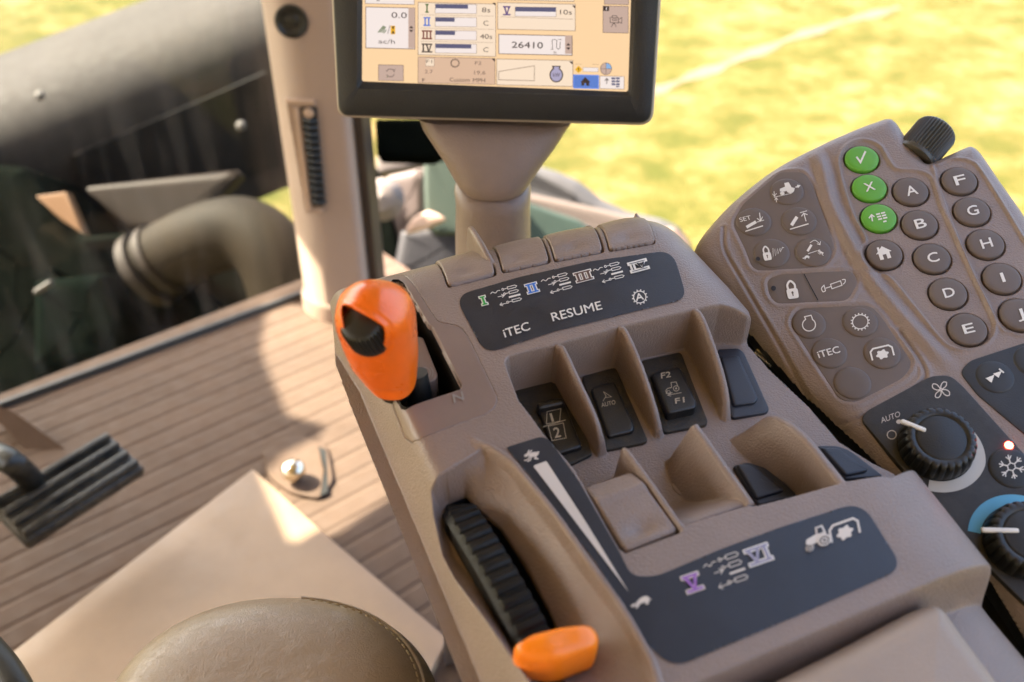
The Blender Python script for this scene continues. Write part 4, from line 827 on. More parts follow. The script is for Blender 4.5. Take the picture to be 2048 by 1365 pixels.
ink.poly(s_dk, [cm(1357, 386), cm(1410, 387), cm(1404, 402), cm(1362, 402)], 4); ink.poly(s_dk, [cm(*p) for p in ell(1383, 440, 40, 44, 0, 28)], 4); ink.poly(s_bar if False else em('screen_lilac', (176, 168, 196)), [cm(*p) for p in ell(1383, 440, 33, 37, 0, 28)], 5); ink.poly(MATS['screen_lilac'], [cm(1369, 392), cm(1399, 392), cm(1397, 412), cm(1370, 412)], 6); tx(s_dk, 'kW', 1364, 450, 1404, 22, .01, 7)
ink.poly(s_y, [cm(1492, 408), cm(1513, 386), cm(1535, 408), cm(1513, 430)], 4); tx(s_dk, '!', 1510, 418, 1516, 20, .02, 5); box(1540, 396, 1628, 420, s_wh, s_ln, .5, 2)
ink.line(s_ln, [cm(1494, 376), cm(1530, 378)], .6, 3); ink.line(s_ln, [cm(1594, 378), cm(1630, 380)], .6, 3)
ink.poly(s_gr, [cm(*p) for p in ell(1674, 404, 33, 35, 0, 30)], 3); ink.poly(s_lb, [cm(1674, 404)]+[cm(*p) for p in ell(1674, 404, 33, 35, 0, 10, -pi/2, 0, True)], 4); ink.line(s_ln, [cm(*p) for p in ell(1674, 404, 33, 35, 0, 30)], 1, 5, True); ink.line(s_ln, [cm(1674, 370), cm(1674, 438)], .9, 5); ink.line(s_ln, [cm(1642, 404), cm(1706, 404)], .9, 5)
box(1484, 440, 1630, 516, s_bl, em('screen_bright_blue', (110, 150, 235)), 2.0); ink.poly(s_dk, [cm(1524, 482), cm(1552, 452), cm(1582, 482)], 5); ink.poly(s_dk, [cm(1530, 480), cm(1546, 480), cm(1546, 502), cm(1530, 502)], 6); ink.poly(s_dk, [cm(1558, 480), cm(1576, 480), cm(1576, 503), cm(1558, 503)], 6); ink.poly(s_dk, [cm(1530, 479), cm(1576, 479), cm(1576, 488), cm(1530, 488)], 7)
box(1638, 446, 1780, 520, s_wh, s_ln, .9); ink.line(s_dk, [cm(1678, 492), cm(1678, 462)], 1.6, 4); ink.line(s_dk, [cm(1666, 474), cm(1678, 460), cm(1690, 474)], 1.4, 4)
for i in range(3):
    for j in range(2): ink.line(s_bar, [cm(1706+j*26, 460+i*17), cm(1728+j*26, 461+i*17)], 4.0, 4)
ink.line(s_bar, [cm(1732, 508), cm(1752, 508)], 2.4, 4)
box(1664, -20, 1806, 26, s_gr); box(1656, 36, 1804, 192, s_gr); ink.poly(s_dk, [cm(1658, 38), cm(1692, 39), cm(1692, 66), cm(1658, 65)], 4); ink.line(s_wh, [cm(1676, 44), cm(1676, 60)], 1.6, 5)
ink.line(s_dk, [cm(1698, 104), cm(1746, 105), cm(1746, 136), cm(1698, 134)], 1.2, 4, True); ink.line(s_dk, [cm(1712, 112), cm(1736, 113), cm(1734, 122), cm(1712, 121)], 1, 4, True); ink.line(s_dk, [cm(1746, 116), cm(1766, 104), cm(1766, 138), cm(1746, 128)], 1.1, 4, True); ink.line(s_dk, [cm(1718, 136), cm(1704, 160)], 1.2, 4); ink.line(s_dk, [cm(1722, 136), cm(1734, 160)], 1.2, 4); ink.line(s_dk, [cm(1708, 104), cm(1712, 92), cm(1736, 94), cm(1738, 104)], 1.1, 4)
box(1040, -60, 1486, 0, s_box); 
ink.build('readout', MS, scr, .0004, .0002)
# funnel and post below the display
def sect(px_l, px_r, depth, ry, n=40, e=2.6):
    a = at(*px_l, depth); b = at(*px_r, depth); c = (a+b)/2; hw = np.linalg.norm(b-a)/2; ux = unit(b-a); uy = unit(np.cross([0, 0, 1.0], ux)); t = np.linspace(0, 2*pi, n, endpoint=False)
    return c+uy*ry*.0+(np.sign(np.cos(t))*np.abs(np.cos(t))**(2/e)*hw)[:, None]*ux+(np.sign(np.sin(t))*np.abs(np.sin(t))**(2/e)*ry)[:, None]*uy
post = thing('display_mount', 'brown tapered mounting cup on a round post under the display', 'mount', at(985, 480, .86))
MB().loft([sect((838, 236), (1142, 246), .84, .018), sect((846, 255), (1132, 258), .845, .026), sect((868, 285), (1112, 287), .85, .034), sect((888, 312), (1090, 314), .855, .037), sect((904, 340), (1070, 342), .858, .037), sect((915, 358), (1058, 360), .86, .036), sect((924, 368), (1050, 369), .862, .034)]).build('cup', m_brown, post, angle=60)
MB().loft([sect((916, 362), (1056, 363), .864, .030), sect((910, 371), (1060, 372), .865, .034), sect((909, 378), (1062, 379), .866, .036), sect((911, 392), (1061, 393), .867, .036), sect((912, 402), (1060, 403), .868, .035), sect((911, 460), (1061, 461), .88, .035), sect((912, 560), (1061, 560), .90, .035)]).build('post', m_brown, post, angle=60)
# ------------------------------------------------------------------ ground
def grass_mat():
    m = bpy.data.materials.new('dry_grass'); m.use_nodes = True; t = m.node_tree; N = t.nodes; b = N['Principled BSDF']; b.inputs['Roughness'].default_value = .9; b.inputs['Specular IOR Level'].default_value = .1
    g = N.new('ShaderNodeNewGeometry')
    def noise(s, d, r=.6): n = N.new('ShaderNodeTexNoise'); n.inputs['Scale'].default_value = s; n.inputs['Detail'].default_value = d; n.inputs['Roughness'].default_value = r; t.links.new(g.outputs['Position'], n.inputs['Vector']); return n
    a = noise(2.6, 10, .78); c = noise(.35, 3); cr = N.new('ShaderNodeValToRGB'); e = cr.color_ramp; e.elements[0].position = .40; e.elements[0].color = (.056, .056, .010, 1); e.elements[1].position = .60; e.elements[1].color = (.190, .122, .052, 1)
    x = e.elements.new(.46); x.color = (.078, .068, .015, 1); x = e.elements.new(.54); x.color = (.112, .088, .026, 1)
    t.links.new(a.outputs[0], cr.inputs[0]); mx = N.new('ShaderNodeMix'); mx.data_type = 'RGBA'; mx.blend_type = 'MULTIPLY'; mx.inputs[0].default_value = .5; t.links.new(cr.outputs[0], mx.inputs[6])
    c2 = N.new('ShaderNodeValToRGB'); c2.color_ramp.elements[0].position = .4; c2.color_ramp.elements[0].color = (.75, .9, .6, 1); c2.color_ramp.elements[1].position = .6; c2.color_ramp.elements[1].color = (1, 1, 1, 1); t.links.new(c.outputs[0], c2.inputs[0]); t.links.new(c2.outputs[0], mx.inputs[7])
    t.links.new(mx.outputs[2], b.inputs['Base Color']); f = noise(40, 4); bp = N.new('ShaderNodeBump'); bp.inputs['Strength'].default_value = .8; bp.inputs['Distance'].default_value = .04; t.links.new(f.outputs[0], bp.inputs['Height']); t.links.new(bp.outputs[0], b.inputs['Normal']); return m
GZ = -1.4
gr = obj('ground', [(-150, -150, GZ), (150, -150, GZ), (150, 250, GZ), (-150, 250, GZ)], [(0, 1, 2, 3)], grass_mat()); tag(gr, kind='structure')
# pale track across the field
pth = [at_z(1290, 190, GZ), at_z(1450, 130, GZ), at_z(1620, 65, GZ), at_z(1800, 15, GZ)]
P = catmull(pth, 6); V = []
for i, p in enumerate(P):
    t = unit(P[min(i+1, len(P)-1)]-P[max(i-1, 0)]); nn = np.array([-t[1], t[0], 0]); wq = .05+.03*math.sin(i*1.7); V += [p+nn*wq+[0, 0, .006], p-nn*wq*1.2+[0, 0, .006]]
tr = obj('path', V, [(2*i, 2*i+1, 2*i+3, 2*i+2) for i in range(len(P)-1)], mat('dry_straw', (.105, .075, .036), .9, var=.3, vscale=9), smooth=False); tag(tr, kind='structure')
# ------------------------------------------------------------------ cab floor with ribbed mat
Z0 = 0.0
fa = at_z(106, 846, 0); fb = at_z(588, 673, 0); fc = at_z(0, 1222, 0); fd = at_z(493, 947, 0)
rib_dir = unit(unit(fb-fa)+unit(fd-fc)); rib_n = np.array([-rib_dir[1], rib_dir[0], 0])
S0 = at_z(-400, 960, 0); sill_a = at_z(0, 812, 0); sill_b = at_z(600, 590, 0); 
FL = Frame(sill_b, rib_n, rib_dir)
m_mat = mat('floor_mat', (.094, .058, .039), .75, spec=.3, bump=.3, scale=500, var=.10, vscale=6, rvar=.1)
prof = []; y = .05; pitch = .040
while y > -1.6: prof += [(y, 0), (y-.0270, 0), (y-.0300, -.0009), (y-.0325, -.0014), (y-.0350, -.0014), (y-.0375, -.0009)]; y -= pitch
V = []; 
for yy, zz_ in prof: V += [FL.w([(-1.5, yy, zz_)])[0], FL.w([(.22, yy, zz_)])[0]]
floor = obj('floor', V, [(2*i, 2*i+1, 2*i+3, 2*i+2) for i in range(len(prof)-1)], m_mat, smooth=False); tag(floor, kind='structure')
FF = Frame([0, 0, 0], [0, 1, 0], [1, 0, 0])
pan = slab('floor_panel', FF, [(505, 938), (655, 1072), (894, 1276), (760, 1560), (-120, 1500), (-60, 1368)], .012, -.006, .002, mat('beige_panel', (.285, .190, .118), .45, bump=.2, scale=700, var=.07, vscale=9, rvar=.1), None)
tag(pan, 'smooth beige cover panel laid over the ribbed floor', 'panel')
# sun lit seat bracket with its bolt
br = slab('mounting_plate', FF, rpoly([(526, 905), (545, 882), (600, 868), (655, 890), (668, 960), (640, 998), (580, 985), (535, 950)], 16, 5), .006, -.006, .002, m_mat, None); tag(br, 'rounded plate on the floor under the shiny bolt', 'plate')
bc = at_z(590, 960, .006); bolt = MB().lathe(bc, [0, 0, 1], [(.009, 0), (.009, .012), (.017, .013), (.0185, .018), (.0175, .026), (.013, .031), (.006, .0335), (0, .034)], 32).build('bolt', mat('polished_steel', (.75, .68, .55), .16, 1.0), None, angle=40); tag(bolt, 'shiny round headed steel bolt standing on the cab floor', 'bolt')
dp = slab('floor_slot', FF, [(636, 893), (652, 900), (656, 985), (640, 992), (650, 940)], .0068, .002, .0004, m_void, br)
# ------------------------------------------------------------------ window, sill seal and pillar
sd_ = unit(sill_b-sill_a); sn = np.array([-sd_[1], sd_[0], 0]); G_a = sill_a-sd_*1.2; G_b = sill_b+sd_*.02
def glass_mat():
    m = bpy.data.materials.new('window_glass'); m.use_nodes = True; t = m.node_tree; N = t.nodes; N.clear(); out = N.new('ShaderNodeOutputMaterial'); tr = N.new('ShaderNodeBsdfTransparent'); tr.inputs[0].default_value = (.80, .84, .80, 1)
    gl = N.new('ShaderNodeBsdfGlossy'); gl.inputs['Roughness'].default_value = .03; fr = N.new('ShaderNodeFresnel'); fr.inputs[0].default_value = 1.33; mx = N.new('ShaderNodeMixShader'); t.links.new(fr.outputs[0], mx.inputs[0]); t.links.new(tr.outputs[0], mx.inputs[1]); t.links.new(gl.outputs[0], mx.inputs[2])
    df = N.new('ShaderNodeBsdfDiffuse'); df.inputs[0].default_value = (.6, .58, .54, 1); n = N.new('ShaderNodeTexNoise'); n.inputs['Scale'].default_value = 5; n.inputs['Detail'].default_value = 9; mp = N.new('ShaderNodeMapping'); mp.inputs['Scale'].default_value = (6, 6, 1); mp.inputs['Rotation'].default_value = (0, .3, .2); g = N.new('ShaderNodeNewGeometry'); t.links.new(g.outputs['Position'], mp.inputs[0]); t.links.new(mp.outputs[0], n.inputs['Vector'])
    r = N.new('ShaderNodeMapRange'); r.inputs[1].default_value = .48; r.inputs[2].default_value = .75; r.inputs[3].default_value = .003; r.inputs[4].default_value = .09; t.links.new(n.outputs[0], r.inputs[0]); m2 = N.new('ShaderNodeMixShader'); t.links.new(r.outputs[0], m2.inputs[0]); t.links.new(mx.outputs[0], m2.inputs[1]); t.links.new(df.outputs[0], m2.inputs[2]); t.links.new(m2.outputs[0], out.inputs[0]); return m  # streaky diffuse: dust smears, strengthened to stand for reflected haze
win = thing('cab_window', 'large dusty front window pane left of the cab pillar', 'window', (G_a+G_b)/2)
gv = []
for p in (G_a, G_b):
    for z in (.0, 1.75): gv.append(p+np.array([0, 0, z]))
obj('pane', gv, [(0, 2, 3, 1)], glass_mat(), win, smooth=False)
MB().tube([G_a+np.array([0, 0, .0])-sn*.004, G_b+np.array([0, 0, .0])-sn*.004], .010, 10).build('seal', m_black, win)
m_pil = mat('pillar_trim', (.33, .235, .18), .5, bump=.3, scale=600, var=.04, vscale=5)
pl_ = thing('cab_pillar', 'tall brown cab corner pillar with a slotted vent and a small round sensor', 'pillar', at_z(670, 640, 0))
PL = at_z(599, 645, 0); PR = at_z(742, 645, 0); pdx = unit(PR-PL); pdy = np.array([-pdx[1], pdx[0], 0]); wP_ = np.linalg.norm(PR-PL)
pr_ = rpoly([(-.004, .055), (.048, 0), (wP_, 0), (wP_, .17), (.03, .17)], [.03, .03, .020, .02, .03], 8)
def psec(z, g=0.0): c = pr_.mean(0); q = pr_+(pr_-c)/np.linalg.norm(pr_-c, axis=1)[:, None]*g; return [PL+pdx*x+pdy*y+np.array([0, 0, z]) for x, y in q]
MB().loft([psec(-.02, .006), psec(.030, .006), psec(.036, .004), psec(.040, 0), psec(1.75, 0)]).build('trim', m_pil, pl_, angle=50)
sb_ = [(wP_+.002, .02), (wP_+.016, .02), (wP_+.016, .12), (wP_+.002, .12)]
MB().loft([[PL+pdx*x+pdy*y+np.array([0, 0, z]) for x, y in sb_] for z in (-.02, 1.75)]).build('door_seal', mat('rubber_brown', (.03, .018, .013), .6), pl_)
PF = Frame(PL, [0, 0, 1.0], pdx)
hc = PF.P([(583, 43)], 0)[0]; MB().lathe(PF.w([(*hc, 0)])[0], PF.e3, [(.026, -.001), (.026, .003), (.022, .004), (.019, .001), (.012, .000), (.010, .002), (0, .003)], 40).build('round_sensor', m_black, pl_)
m_lt = mat('vent_trim', (.50, .36, .27), .42)
vf = slab('vent_frame', PF, rpoly([(570, 199), (630, 199), (648, 425), (612, 428)], 5, 4), .004, -.002, .002, m_pil, pl_)
MB().tube([PF.w([(*PF.P([p], .005)[0], .005)])[0] for p in ((572, 203), (628, 203))], .004, 8).build('vent_rail', m_lt, vf); MB().tube([PF.w([(*PF.P([p], .005)[0], .005)])[0] for p in ((592, 216), (619, 420), (646, 421))], .004, 8).build('vent_rail', m_lt, vf)
vs = slab('vent_slot', PF, rpoly([(600, 214), (632, 214), (648, 414), (625, 414)], 4, 3), .0052, .0, .0005, m_void, pl_)
fm = MB()
for k in range(13):
    y = 238+k*13.5; x = 607+k*1.42; a = PF.w([(*PF.P([(x, y)], .006)[0], .006)])[0]; b = PF.w([(*PF.P([(x+27, y+4)], .006)[0], .006)])[0]; fm.tube([a, (a+b)/2+PF.e3*.006, b], .0044, 8)
fm.build('louvre', m_black, vs)
MB().lathe(PF.w([(*PF.P([(617, 226)], .005)[0], .005)])[0], PF.e3, [(.009, 0), (.008, .004), (0, .005)], 20).build('screw', m_lt, vf)
# ------------------------------------------------------------------ unseen roof added for shade, its opening cut to shape the sun patches
RZ = 1.75
def shade(p): t_ = (RZ-p[2])/sdir[2]; return (p+sdir*t_)[:2]
lit = [(497, 686), (548, 812), (624, 832), (602, 868), (545, 895), (505, 940), (585, 1118), (652, 1064), (668, 1058), (790, 975), (760, 700), (742, 610)]
LP_ = [shade(at_z(x, y, 0.005)) for x, y in lit]
for k_ in range(7): LP_[k_] = LP_[k_]+np.array([-.022, 0])
top1 = shade(PL+np.array([-.03, .06, 1.35])+pdx*.0); top2 = shade(PL+pdx*.075+np.array([0, 0, 1.35])); b1 = shade(PL-pdx*.12+pdy*.1+np.array([0, 0, 0]))
hole = [LP_[k] for k in range(12)]+[tuple(top2), tuple(top1), tuple(b1)]

from mathutils.geometry import tessellate_polygon
outer = [(-2.9, -1.0), (.50, -1.0), (.50, 2.25), (-2.9, 2.25)]
allp = outer+[tuple(p) for p in hole]; tri = tessellate_polygon([[Vector((*p, 0)) for p in outer], [Vector((*p, 0)) for p in hole]]); n_ = len(allp)
V = [(*p, RZ) for p in allp]+[(*p, RZ+.05) for p in allp]; F = [tuple(t) for t in tri]+[tuple(i+n_ for i in t)[::-1] for t in tri]
F += [(i, (i+1) % 4, (i+1) % 4+n_, i+n_) for i in range(4)]+[(4+i, 4+(i+1) % len(hole), 4+(i+1) % len(hole)+n_, 4+i+n_) for i in range(len(hole))]
rf = obj('shade_roof', V, F, mat('bounce_headliner', (.62, .50, .38), .8), smooth=False); tag(rf, 'unseen beige roof added for shade, its opening shaped to the sun patches', 'roof')  # light beige chosen to bounce warm fill into the cab
# ------------------------------------------------------------------ pedal
def facing(depth): return Frame(CAM+FWD*depth, UP, RGT)
def prism(name, px, depth, thick, bev, m, parent=None, r=None):
    fr = facing(depth); return slab(name, fr, rpoly(px, r) if r else px, 0, -thick, bev, m, parent)
ped = thing('foot_pedal', 'worn black ribbed foot pedal with a curved arm at the left edge', 'pedal', at_z(130, 980, .1))
pn = unit([.12, -.30, .95]); pc_ = at_z(130, 985, .12); fa_ = at_z(20, 1080, .12); fb_ = at_z(265, 925, .12); PE = Frame(pc_, np.cross(pn, unit(fb_-fa_)), unit(fb_-fa_))
pq = PE.P([(-20, 985), (228, 864), (286, 938), (34, 1094)], 0); pcn = pq.mean(0); Lp = (np.linalg.norm(pq[1]-pq[0])+np.linalg.norm(pq[2]-pq[3]))/2; Wp_ = (np.linalg.norm(pq[0]-pq[3])+np.linalg.norm(pq[1]-pq[2]))/2
m_ped = mat('worn_rubber', (.010, .010, .010), .36, col2=(.06, .055, .045), vscale=35, bump=.4, scale=300)
body = MB(); body.box(PE.w([(*pcn, -.012)])[0], PE.e1, PE.e2, PE.e3, Lp, Wp_, .022, .008); pb_ = body.build('pad', m_ped, ped)
for k in range(4):
    MB().box(PE.w([(pcn[0], pcn[1]-Wp_*.36+k*Wp_*.24, .001)])[0], PE.e1, PE.e2, PE.e3, Lp*.95, Wp_*.11, .012, .003).build('rib', m_ped, pb_)
MB().tube(catmull([at(-110, 880, 1.25), at(-20, 905, 1.22), at(30, 930, 1.2), at(75, 975, PE.O@FWD-CAM@FWD+.03)], 6), .016, 12).build('arm', m_black, ped)
# light strut running down to the floor at the left edge
st = MB(); st.loft([[at(x, y, d) for x, y, d in q] for q in ([(-60, 790, 1.5), (30, 826, 1.5), (30, 826, 1.54), (-60, 790, 1.54)], [(60, 905, 1.5), (140, 905, 1.5), (140, 905, 1.54), (60, 905, 1.54)])])
sto = st.build('floor_strut', m_mat, None); tag(sto, 'light brown strut behind the pedal at the left edge', 'strut')
# ------------------------------------------------------------------ armrest pad bottom right
vinyl = mat('armrest_vinyl', (.31, .24, .19), .5, bump=.35, scale=900, var=.04, vscale=8, rvar=.05)
AP = C.P([(1340, 1430), (1516, 1365), (1674, 1287), (1820, 1209), (1868, 1190), (1900, 1204), (1934, 1252), (2017, 1362), (2130, 1520), (1500, 1640)], -.002); AP = rpoly(AP, [.002, .002, .002, .002, .008, .01, .003, .003, .01, .01], 5)
ar = thing('armrest', 'smooth beige padded armrest with a rounded corner behind the side console', 'armrest', C.w([(.0, -.32, -.05)])[0])
o, g = pad('cushion', C, AP, lambda x, y, d: .002+.003*sm(-d/.05), .016, vinyl, ar, .001, .022, base=lambda x, y: 0*x-.002)
ab = C.w(np.column_stack([AP.mean(0)+(AP-AP.mean(0))*.97, np.full(len(AP), -.016)])); ab2 = C.w(np.column_stack([AP.mean(0)+(AP-AP.mean(0))*.95, np.full(len(AP), -.06)]))
MB().loft([ab, ab2], False, True).build('base', m_void, ar)
# perforated speaker fabric beside it
gv_ = prism('speaker_grille', [(1996, 1226), (2012, 1222), (2120, 1350), (2160, 1430), (2110, 1420)], .60, .02, .002, mat('grille_fabric', (.5, .47, .42), .7), None); tag(gv_, 'pale perforated grille strip at the lower right corner', 'grille')
gp_ = MB(); frg = facing(.5995)
for i in range(26):
    for j in range(5):
        x = 2001+i*5.4+j*3.2; y = 1228+i*6.3-j*4.0+8
        if x < 2056: 
            q = frg.w(frg.hit(ell(x, y, 1.3, 1.3, n=6), 0)); gp_.add(q, [tuple(range(6))])
gp_.build('holes', m_void, gv_)
# ------------------------------------------------------------------ leather seat corner
leather = bpy.data.materials.new('brown_leather'); leather.use_nodes = True; t = leather.node_tree; N = t.nodes; b = N['Principled BSDF']; b.inputs['Base Color'].default_value = (.29, .22, .165, 1); b.inputs['Roughness'].default_value = .32
g_ = N.new('ShaderNodeNewGeometry'); wn = N.new('ShaderNodeTexNoise'); wn.inputs['Scale'].default_value = 60; mxv = N.new('ShaderNodeMix'); mxv.data_type = 'VECTOR'; mxv.inputs[0].default_value = .02; t.links.new(g_.outputs['Position'], mxv.inputs[4]); t.links.new(wn.outputs[1], mxv.inputs[5]); t.links.new(g_.outputs['Position'], wn.inputs[0])
vo = N.new('ShaderNodeTexVoronoi'); vo.feature = 'DISTANCE_TO_EDGE'; vo.inputs['Scale'].default_value = 480; t.links.new(mxv.outputs[1], vo.inputs['Vector']); mr_ = N.new('ShaderNodeMapRange'); mr_.inputs[2].default_value = .16; t.links.new(vo.outputs[0], mr_.inputs[0])
bp = N.new('ShaderNodeBump'); bp.inputs['Strength'].default_value = .45; bp.inputs['Distance'].default_value = .00022; t.links.new(mr_.outputs[0], bp.inputs['Height']); t.links.new(bp.outputs[0], b.inputs['Normal']); MATS['brown_leather'] = leather
seat = thing('seat', 'glossy brown leather seat corner with a stitched seam at the bottom of the picture', 'seat', at(560, 1500, .62))
SD = .56; fs = Frame(at(560, 1365, SD), unit([-.30, .85, -.05]), [1, .3, 0])
# swell: profile over a view-independent frame, horizontal ellipse dome drawn out towards the driver
A_ = at(205, 1440, SD); z0_ = A_[2]; B_ = at_z(884, 1440, z0_); T_ = at_z(580, 1214, z0_)
ux = unit(B_-A_); hw = np.linalg.norm(B_-A_)/2; c0 = (A_+B_)/2; uz = np.array([0, 0, 1.0]); uy = unit(np.cross(uz, ux)); dF = (T_-c0)@uy; skw = (T_-c0)@ux
V = []; nu, nv = 160, 60; Fq = []
def seatpt(th, ph):
    cr_ = max(cos(ph), 0)**.6; sx = np.sign(cos(th))*abs(cos(th))**.95; sy = np.sign(sin(th))*abs(sin(th))**.95
    hy = dF if sy > 0 else .16
    return c0+ux*(hw*sx*cr_+skw*max(sy, 0)*cr_)+uy*(hy*sy*cr_)+uz*((.034 if ph > 0 else .05)*sin(ph))
for j in range(nv):
    ph = -.3*pi+(.8*pi)*j/(nv-1)
    for i in range(nu): V.append(seatpt(2*pi*i/nu, ph))
for j in range(nv-1):
    for i in range(nu): Fq.append((j*nu+i, j*nu+(i+1) % nu, (j+1)*nu+(i+1) % nu, (j+1)*nu+i))
seam = np.array([seatpt(th, .17*pi) for th in np.linspace(radians(84), radians(-30), 60)]); MB().tube(seam+uz*.0002, .0013, 8).build('piping', leather, seat)
m_thread = mat('thread', (.34, .27, .17), .6); smb = MB(); arr = np.array([seatpt(th, .20*pi) for th in np.linspace(radians(80), radians(-30), 240)])
seg_ = np.r_[0, np.cumsum(np.linalg.norm(np.diff(arr, axis=0), axis=1))]; s_ = 0
while s_ < seg_[-1]-.004:
    a = np.array([np.interp(s_, seg_, arr[:, k]) for k in range(3)]); b = np.array([np.interp(s_+.0034, seg_, arr[:, k]) for k in range(3)]); smb.tube([a, (a+b)/2+uz*.0006, b], .00055, 6); s_ += .0056
smb.build('stitches', m_thread, seat)
obj('cushion', V, Fq, leather, seat)
# ------------------------------------------------------------------ dark rim at the lower left corner
rim_ = MB().tube(catmull([at(-160, 1200, .62), at(-70, 1260, .6), at(0, 1330, .58), at(50, 1420, .56), at(80, 1520, .55)], 8), .010, 18).build('steering_rim', m_black, None); tag(rim_, 'dark curved steering rim at the lower left corner', 'steering wheel')
# ------------------------------------------------------------------ cables in the gap between the consoles
cb = MB().tube(catmull([at(1480, 640, .69), at(1520, 694, .672), at(1562, 742, .665), at(1602, 795, .655), at(1640, 845, .645), at(1690, 890, .64)], 8), .0028, 12).build('cable', m_black, None); tag(cb, 'black cable running through the gap between both consoles', 'cable')
cs = MB().tube([at(1514, 700, .672), at(1548, 728, .668)], .0055, 16).build('steel_pin', mat('steel', (.55, .52, .45), .25, 1.0), None); tag(cs, 'short bright steel pin in the gap right of the blank switch', 'pin')
# ------------------------------------------------------------------ outside: hood, exhaust, chassis, mirror, fender
m_hood = mat('dusty_grey_paint', (.035, .031, .029), .8, spec=.1, var=.1, vscale=4, rvar=.08); m_dark = mat('dark_chassis', (.004, .005, .004), .8, spec=.0, var=.4, vscale=6); m_tan = mat('tan_reflection_steel', (.020, .013, .009), .6, spec=.2, var=.15, vscale=8); m_green = mat('green_paint', (.022, .042, .030), .6, var=.1, vscale=5)
m_pipe = mat('dirty_pipe', (.013, .009, .005), .7, spec=.1, var=.25, vscale=7); m_pale = mat('pale_metal', (.14, .115, .10), .6)
hood = thing('engine_hood', 'long grey engine hood with a painted dark reflection outside the dusty window', 'hood', at(250, 250, 2.6))
a0 = at(-330, 308, 2.45); a1 = at(640, -62, 2.62); ld = unit(a1-a0); up_n = unit(np.cross(ld, [0, 0, 1.0])); away = up_n if up_n@FWD > 0 else -up_n
def hsec(p):
    out = [p+away*.5-np.array([0, 0, .04]), p+away*.12, p+away*.02-np.array([0, 0, .002])]
    for k in range(1, 9): a = pi/2*k/8; out.append(p-away*(.17*sin(a))-np.array([0, 0, .17*(1-cos(a))+.004]))
    out += [p-away*.17-np.array([0, 0, .50]), p+away*.5-np.array([0, 0, .50])]; return out
MB().loft([hsec(a0), hsec(a1)]).build('cover', m_hood, hood, angle=60)
dpn = MB(); s0 = a0+(a1-a0)*.44-away*.174-np.array([0, 0, .17]); s1 = a0+(a1-a0)*.84-away*.174-np.array([0, 0, .15])
dpn.loft([[s0, s1, s1-np.array([0, 0, .27]), s0-np.array([0, 0, .25])], [q-away*.012 for q in (s0, s1, s1-np.array([0, 0, .27]), s0-np.array([0, 0, .25]))]]); dpn.build('reflection_panel', mat('dark_reflection', (.010, .009, .009), .6, spec=.2, var=.2, vscale=30), hood)  # dark rectangle standing for a reflection on the hood side
lp = prism('reflection_band', [(170, 372), (470, 338), (480, 350), (428, 402), (452, 440), (430, 490), (250, 460)], 2.34, .05, .02, m_tan, hood)  # sand-coloured piece standing for reflections low on the hood
for x, y in ((80, 192), (482, 252)):
    bo = MB().lathe(at(x, y, 2.30 if y > 240 else 2.36), -FWD, [(.013, 0), (.010, .008), (0, .011)], 20).build('fastener', mat('dull_bolt', (.07, .06, .055), .6), hood)
ch = thing('chassis', 'tractor chassis block painted shadow-black, with green parts below the hood', 'chassis', at(200, 600, 2.2))
prism('block', [(-260, 300), (40, 330), (150, 470), (330, 455), (345, 560), (325, 612), (262, 655), (240, 980), (-300, 980)], 2.25, .6, .04, m_dark, ch, 14)  # near-black colour carries the shadow below the hood
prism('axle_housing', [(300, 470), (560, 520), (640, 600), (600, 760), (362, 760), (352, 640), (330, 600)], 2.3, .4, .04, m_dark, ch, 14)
prism('plate', [(70, 392), (132, 384), (168, 468), (120, 440)], 2.2, .03, .005, mat('orange_painted_plate', (.15, .07, .025), .5), ch)
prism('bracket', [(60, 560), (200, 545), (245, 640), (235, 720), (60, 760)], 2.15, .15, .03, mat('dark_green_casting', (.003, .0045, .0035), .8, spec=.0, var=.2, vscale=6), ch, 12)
prism('clamp', [(66, 580), (98, 560), (100, 568), (68, 590)], 2.1, .02, .004, mat('dull_bolt', (.07, .06, .055), .6), ch)
gp2 = thing('exhaust_elbow', 'bent dusty brown pipe elbow outside the window beside the pillar', 'pipe', at(450, 520, 2.2))
MB().tube(catmull([at(285, 550, 2.22), at(335, 515, 2.2), at(410, 480, 2.15), at(490, 468, 2.12), at(550, 520, 2.1), at(580, 640, 2.12), at(580, 760, 2.15)], 8), .082, 24).build('pipe', m_pipe, gp2)
for p, q, rr in ((at(292, 545, 2.218), at(308, 534, 2.212), .095), (at(322, 524, 2.205), at(334, 516, 2.2), .090)): MB().tube([p, q], rr, 28).build('band', m_tan, gp2)
mr = prism('side_mirror', [(748, 236), (900, 236), (905, 300), (860, 318), (752, 314)], 1.75, .06, .01, m_dark, None, 10); tag(mr, 'black mirror housing under the left end of the display', 'mirror')
fd_ = thing('front_fender', 'curved grey fender over green bodywork right of the display post', 'fender', at(1180, 460, 2.4))
prism('fender_skin', [(960, 300), (1060, 318), (1118, 336), (1160, 354), (1208, 392), (1262, 418), (1330, 432), (1365, 448), (1392, 484), (1400, 560), (960, 560)], 2.45, .35, .06, mat('fender_grey', (.075, .072, .07), .6, spec=.2, var=.1, vscale=4), fd_, 12)
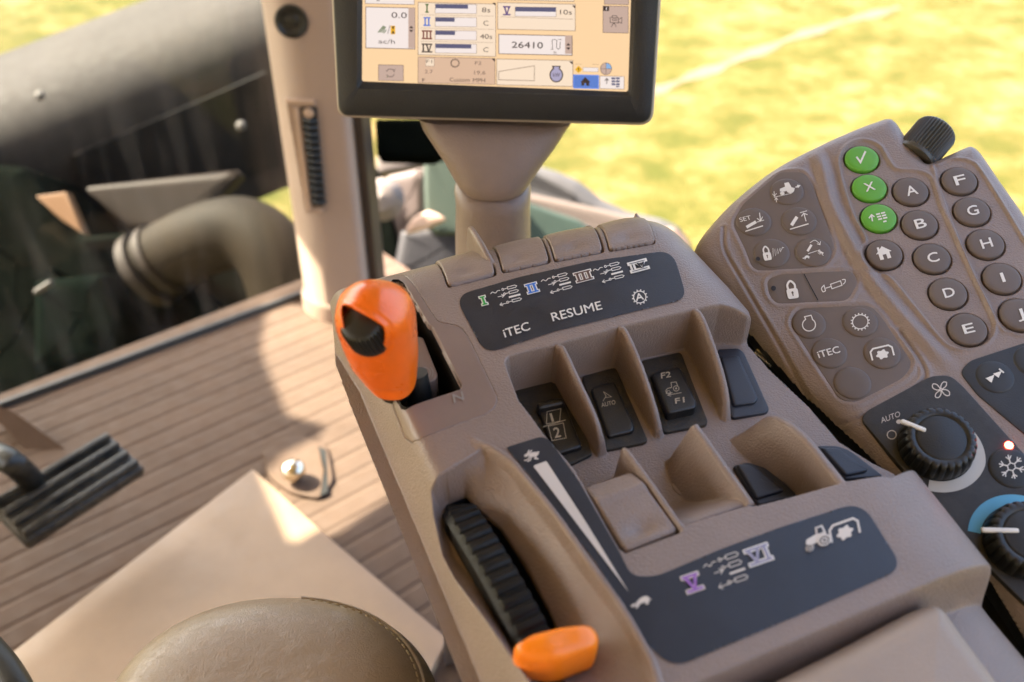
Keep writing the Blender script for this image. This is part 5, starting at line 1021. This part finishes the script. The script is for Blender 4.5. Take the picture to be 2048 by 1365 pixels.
prism('tan_stripe', [(960, 370), (1070, 388), (1180, 412), (1280, 436), (1310, 460), (1310, 490), (1180, 470), (1060, 424), (960, 400)], 2.38, .05, .015, mat('tan_stripe_paint', (.13, .10, .08), .5), fd_, 8)
prism('green_body', [(960, 396), (1060, 406), (1160, 440), (1210, 480), (1210, 560), (960, 560)], 2.34, .05, .01, m_green, fd_, 8)
prism('fender_lamp', [(1318, 456), (1350, 452), (1384, 486), (1388, 560), (1330, 560)], 2.36, .06, .02, mat('brown_lens', (.22, .14, .10), .4), fd_, 10)
lo = thing('loader_frame', 'green and pale loader parts between the pillar and the display post', 'loader', at(830, 400, 2.3))
prism('green_panel', [(846, 300), (960, 300), (960, 470), (872, 470), (850, 452)], 2.25, .05, .01, mat('faded_green', (.035, .052, .038), .45), lo, 6)
prism('pale_beam', [(752, 312), (880, 300), (880, 326), (800, 340), (752, 350)], 2.6, .1, .01, m_pale, lo, 6)
prism('grey_block', [(772, 350), (850, 332), (850, 430), (822, 450), (800, 500), (770, 430)], 2.3, .1, .02, mat('grey_tan_metal', (.13, .10, .09), .5), lo, 8)
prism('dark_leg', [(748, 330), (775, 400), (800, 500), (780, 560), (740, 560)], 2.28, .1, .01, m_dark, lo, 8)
MB().lathe(at(768, 402, 2.2), -FWD, [(.045, 0), (.05, .02), (.03, .05), (0, .06)], 24).build('hose_cap', m_pale, lo)
prism('tan_highlight', [(808, 466), (826, 434), (858, 420), (892, 436), (850, 456)], 2.2, .04, .008, mat('highlight_tan', (.55, .38, .28), .5), lo, 6)  # bright tan piece standing for a sunlit highlight
prism('dark_base', [(800, 460), (960, 440), (960, 560), (780, 560)], 2.27, .15, .02, mat('dark_grey_base', (.02, .019, .022), .5), lo, 8)

# unseen wall added behind the driver to cut the blue sky fill
rw_ = MB().box((-.775, -1.02, .90), np.array([1., 0, 0]), np.array([0, 1., 0]), np.array([0, 0, 1.]), 4.2, .05, 1.72, .01).build('rear_shade_wall', mat('bounce_headliner', (.62, .50, .38), .8), None); tag(rw_, 'unseen beige wall added behind the seat to block sky and warm the fill', 'wall')
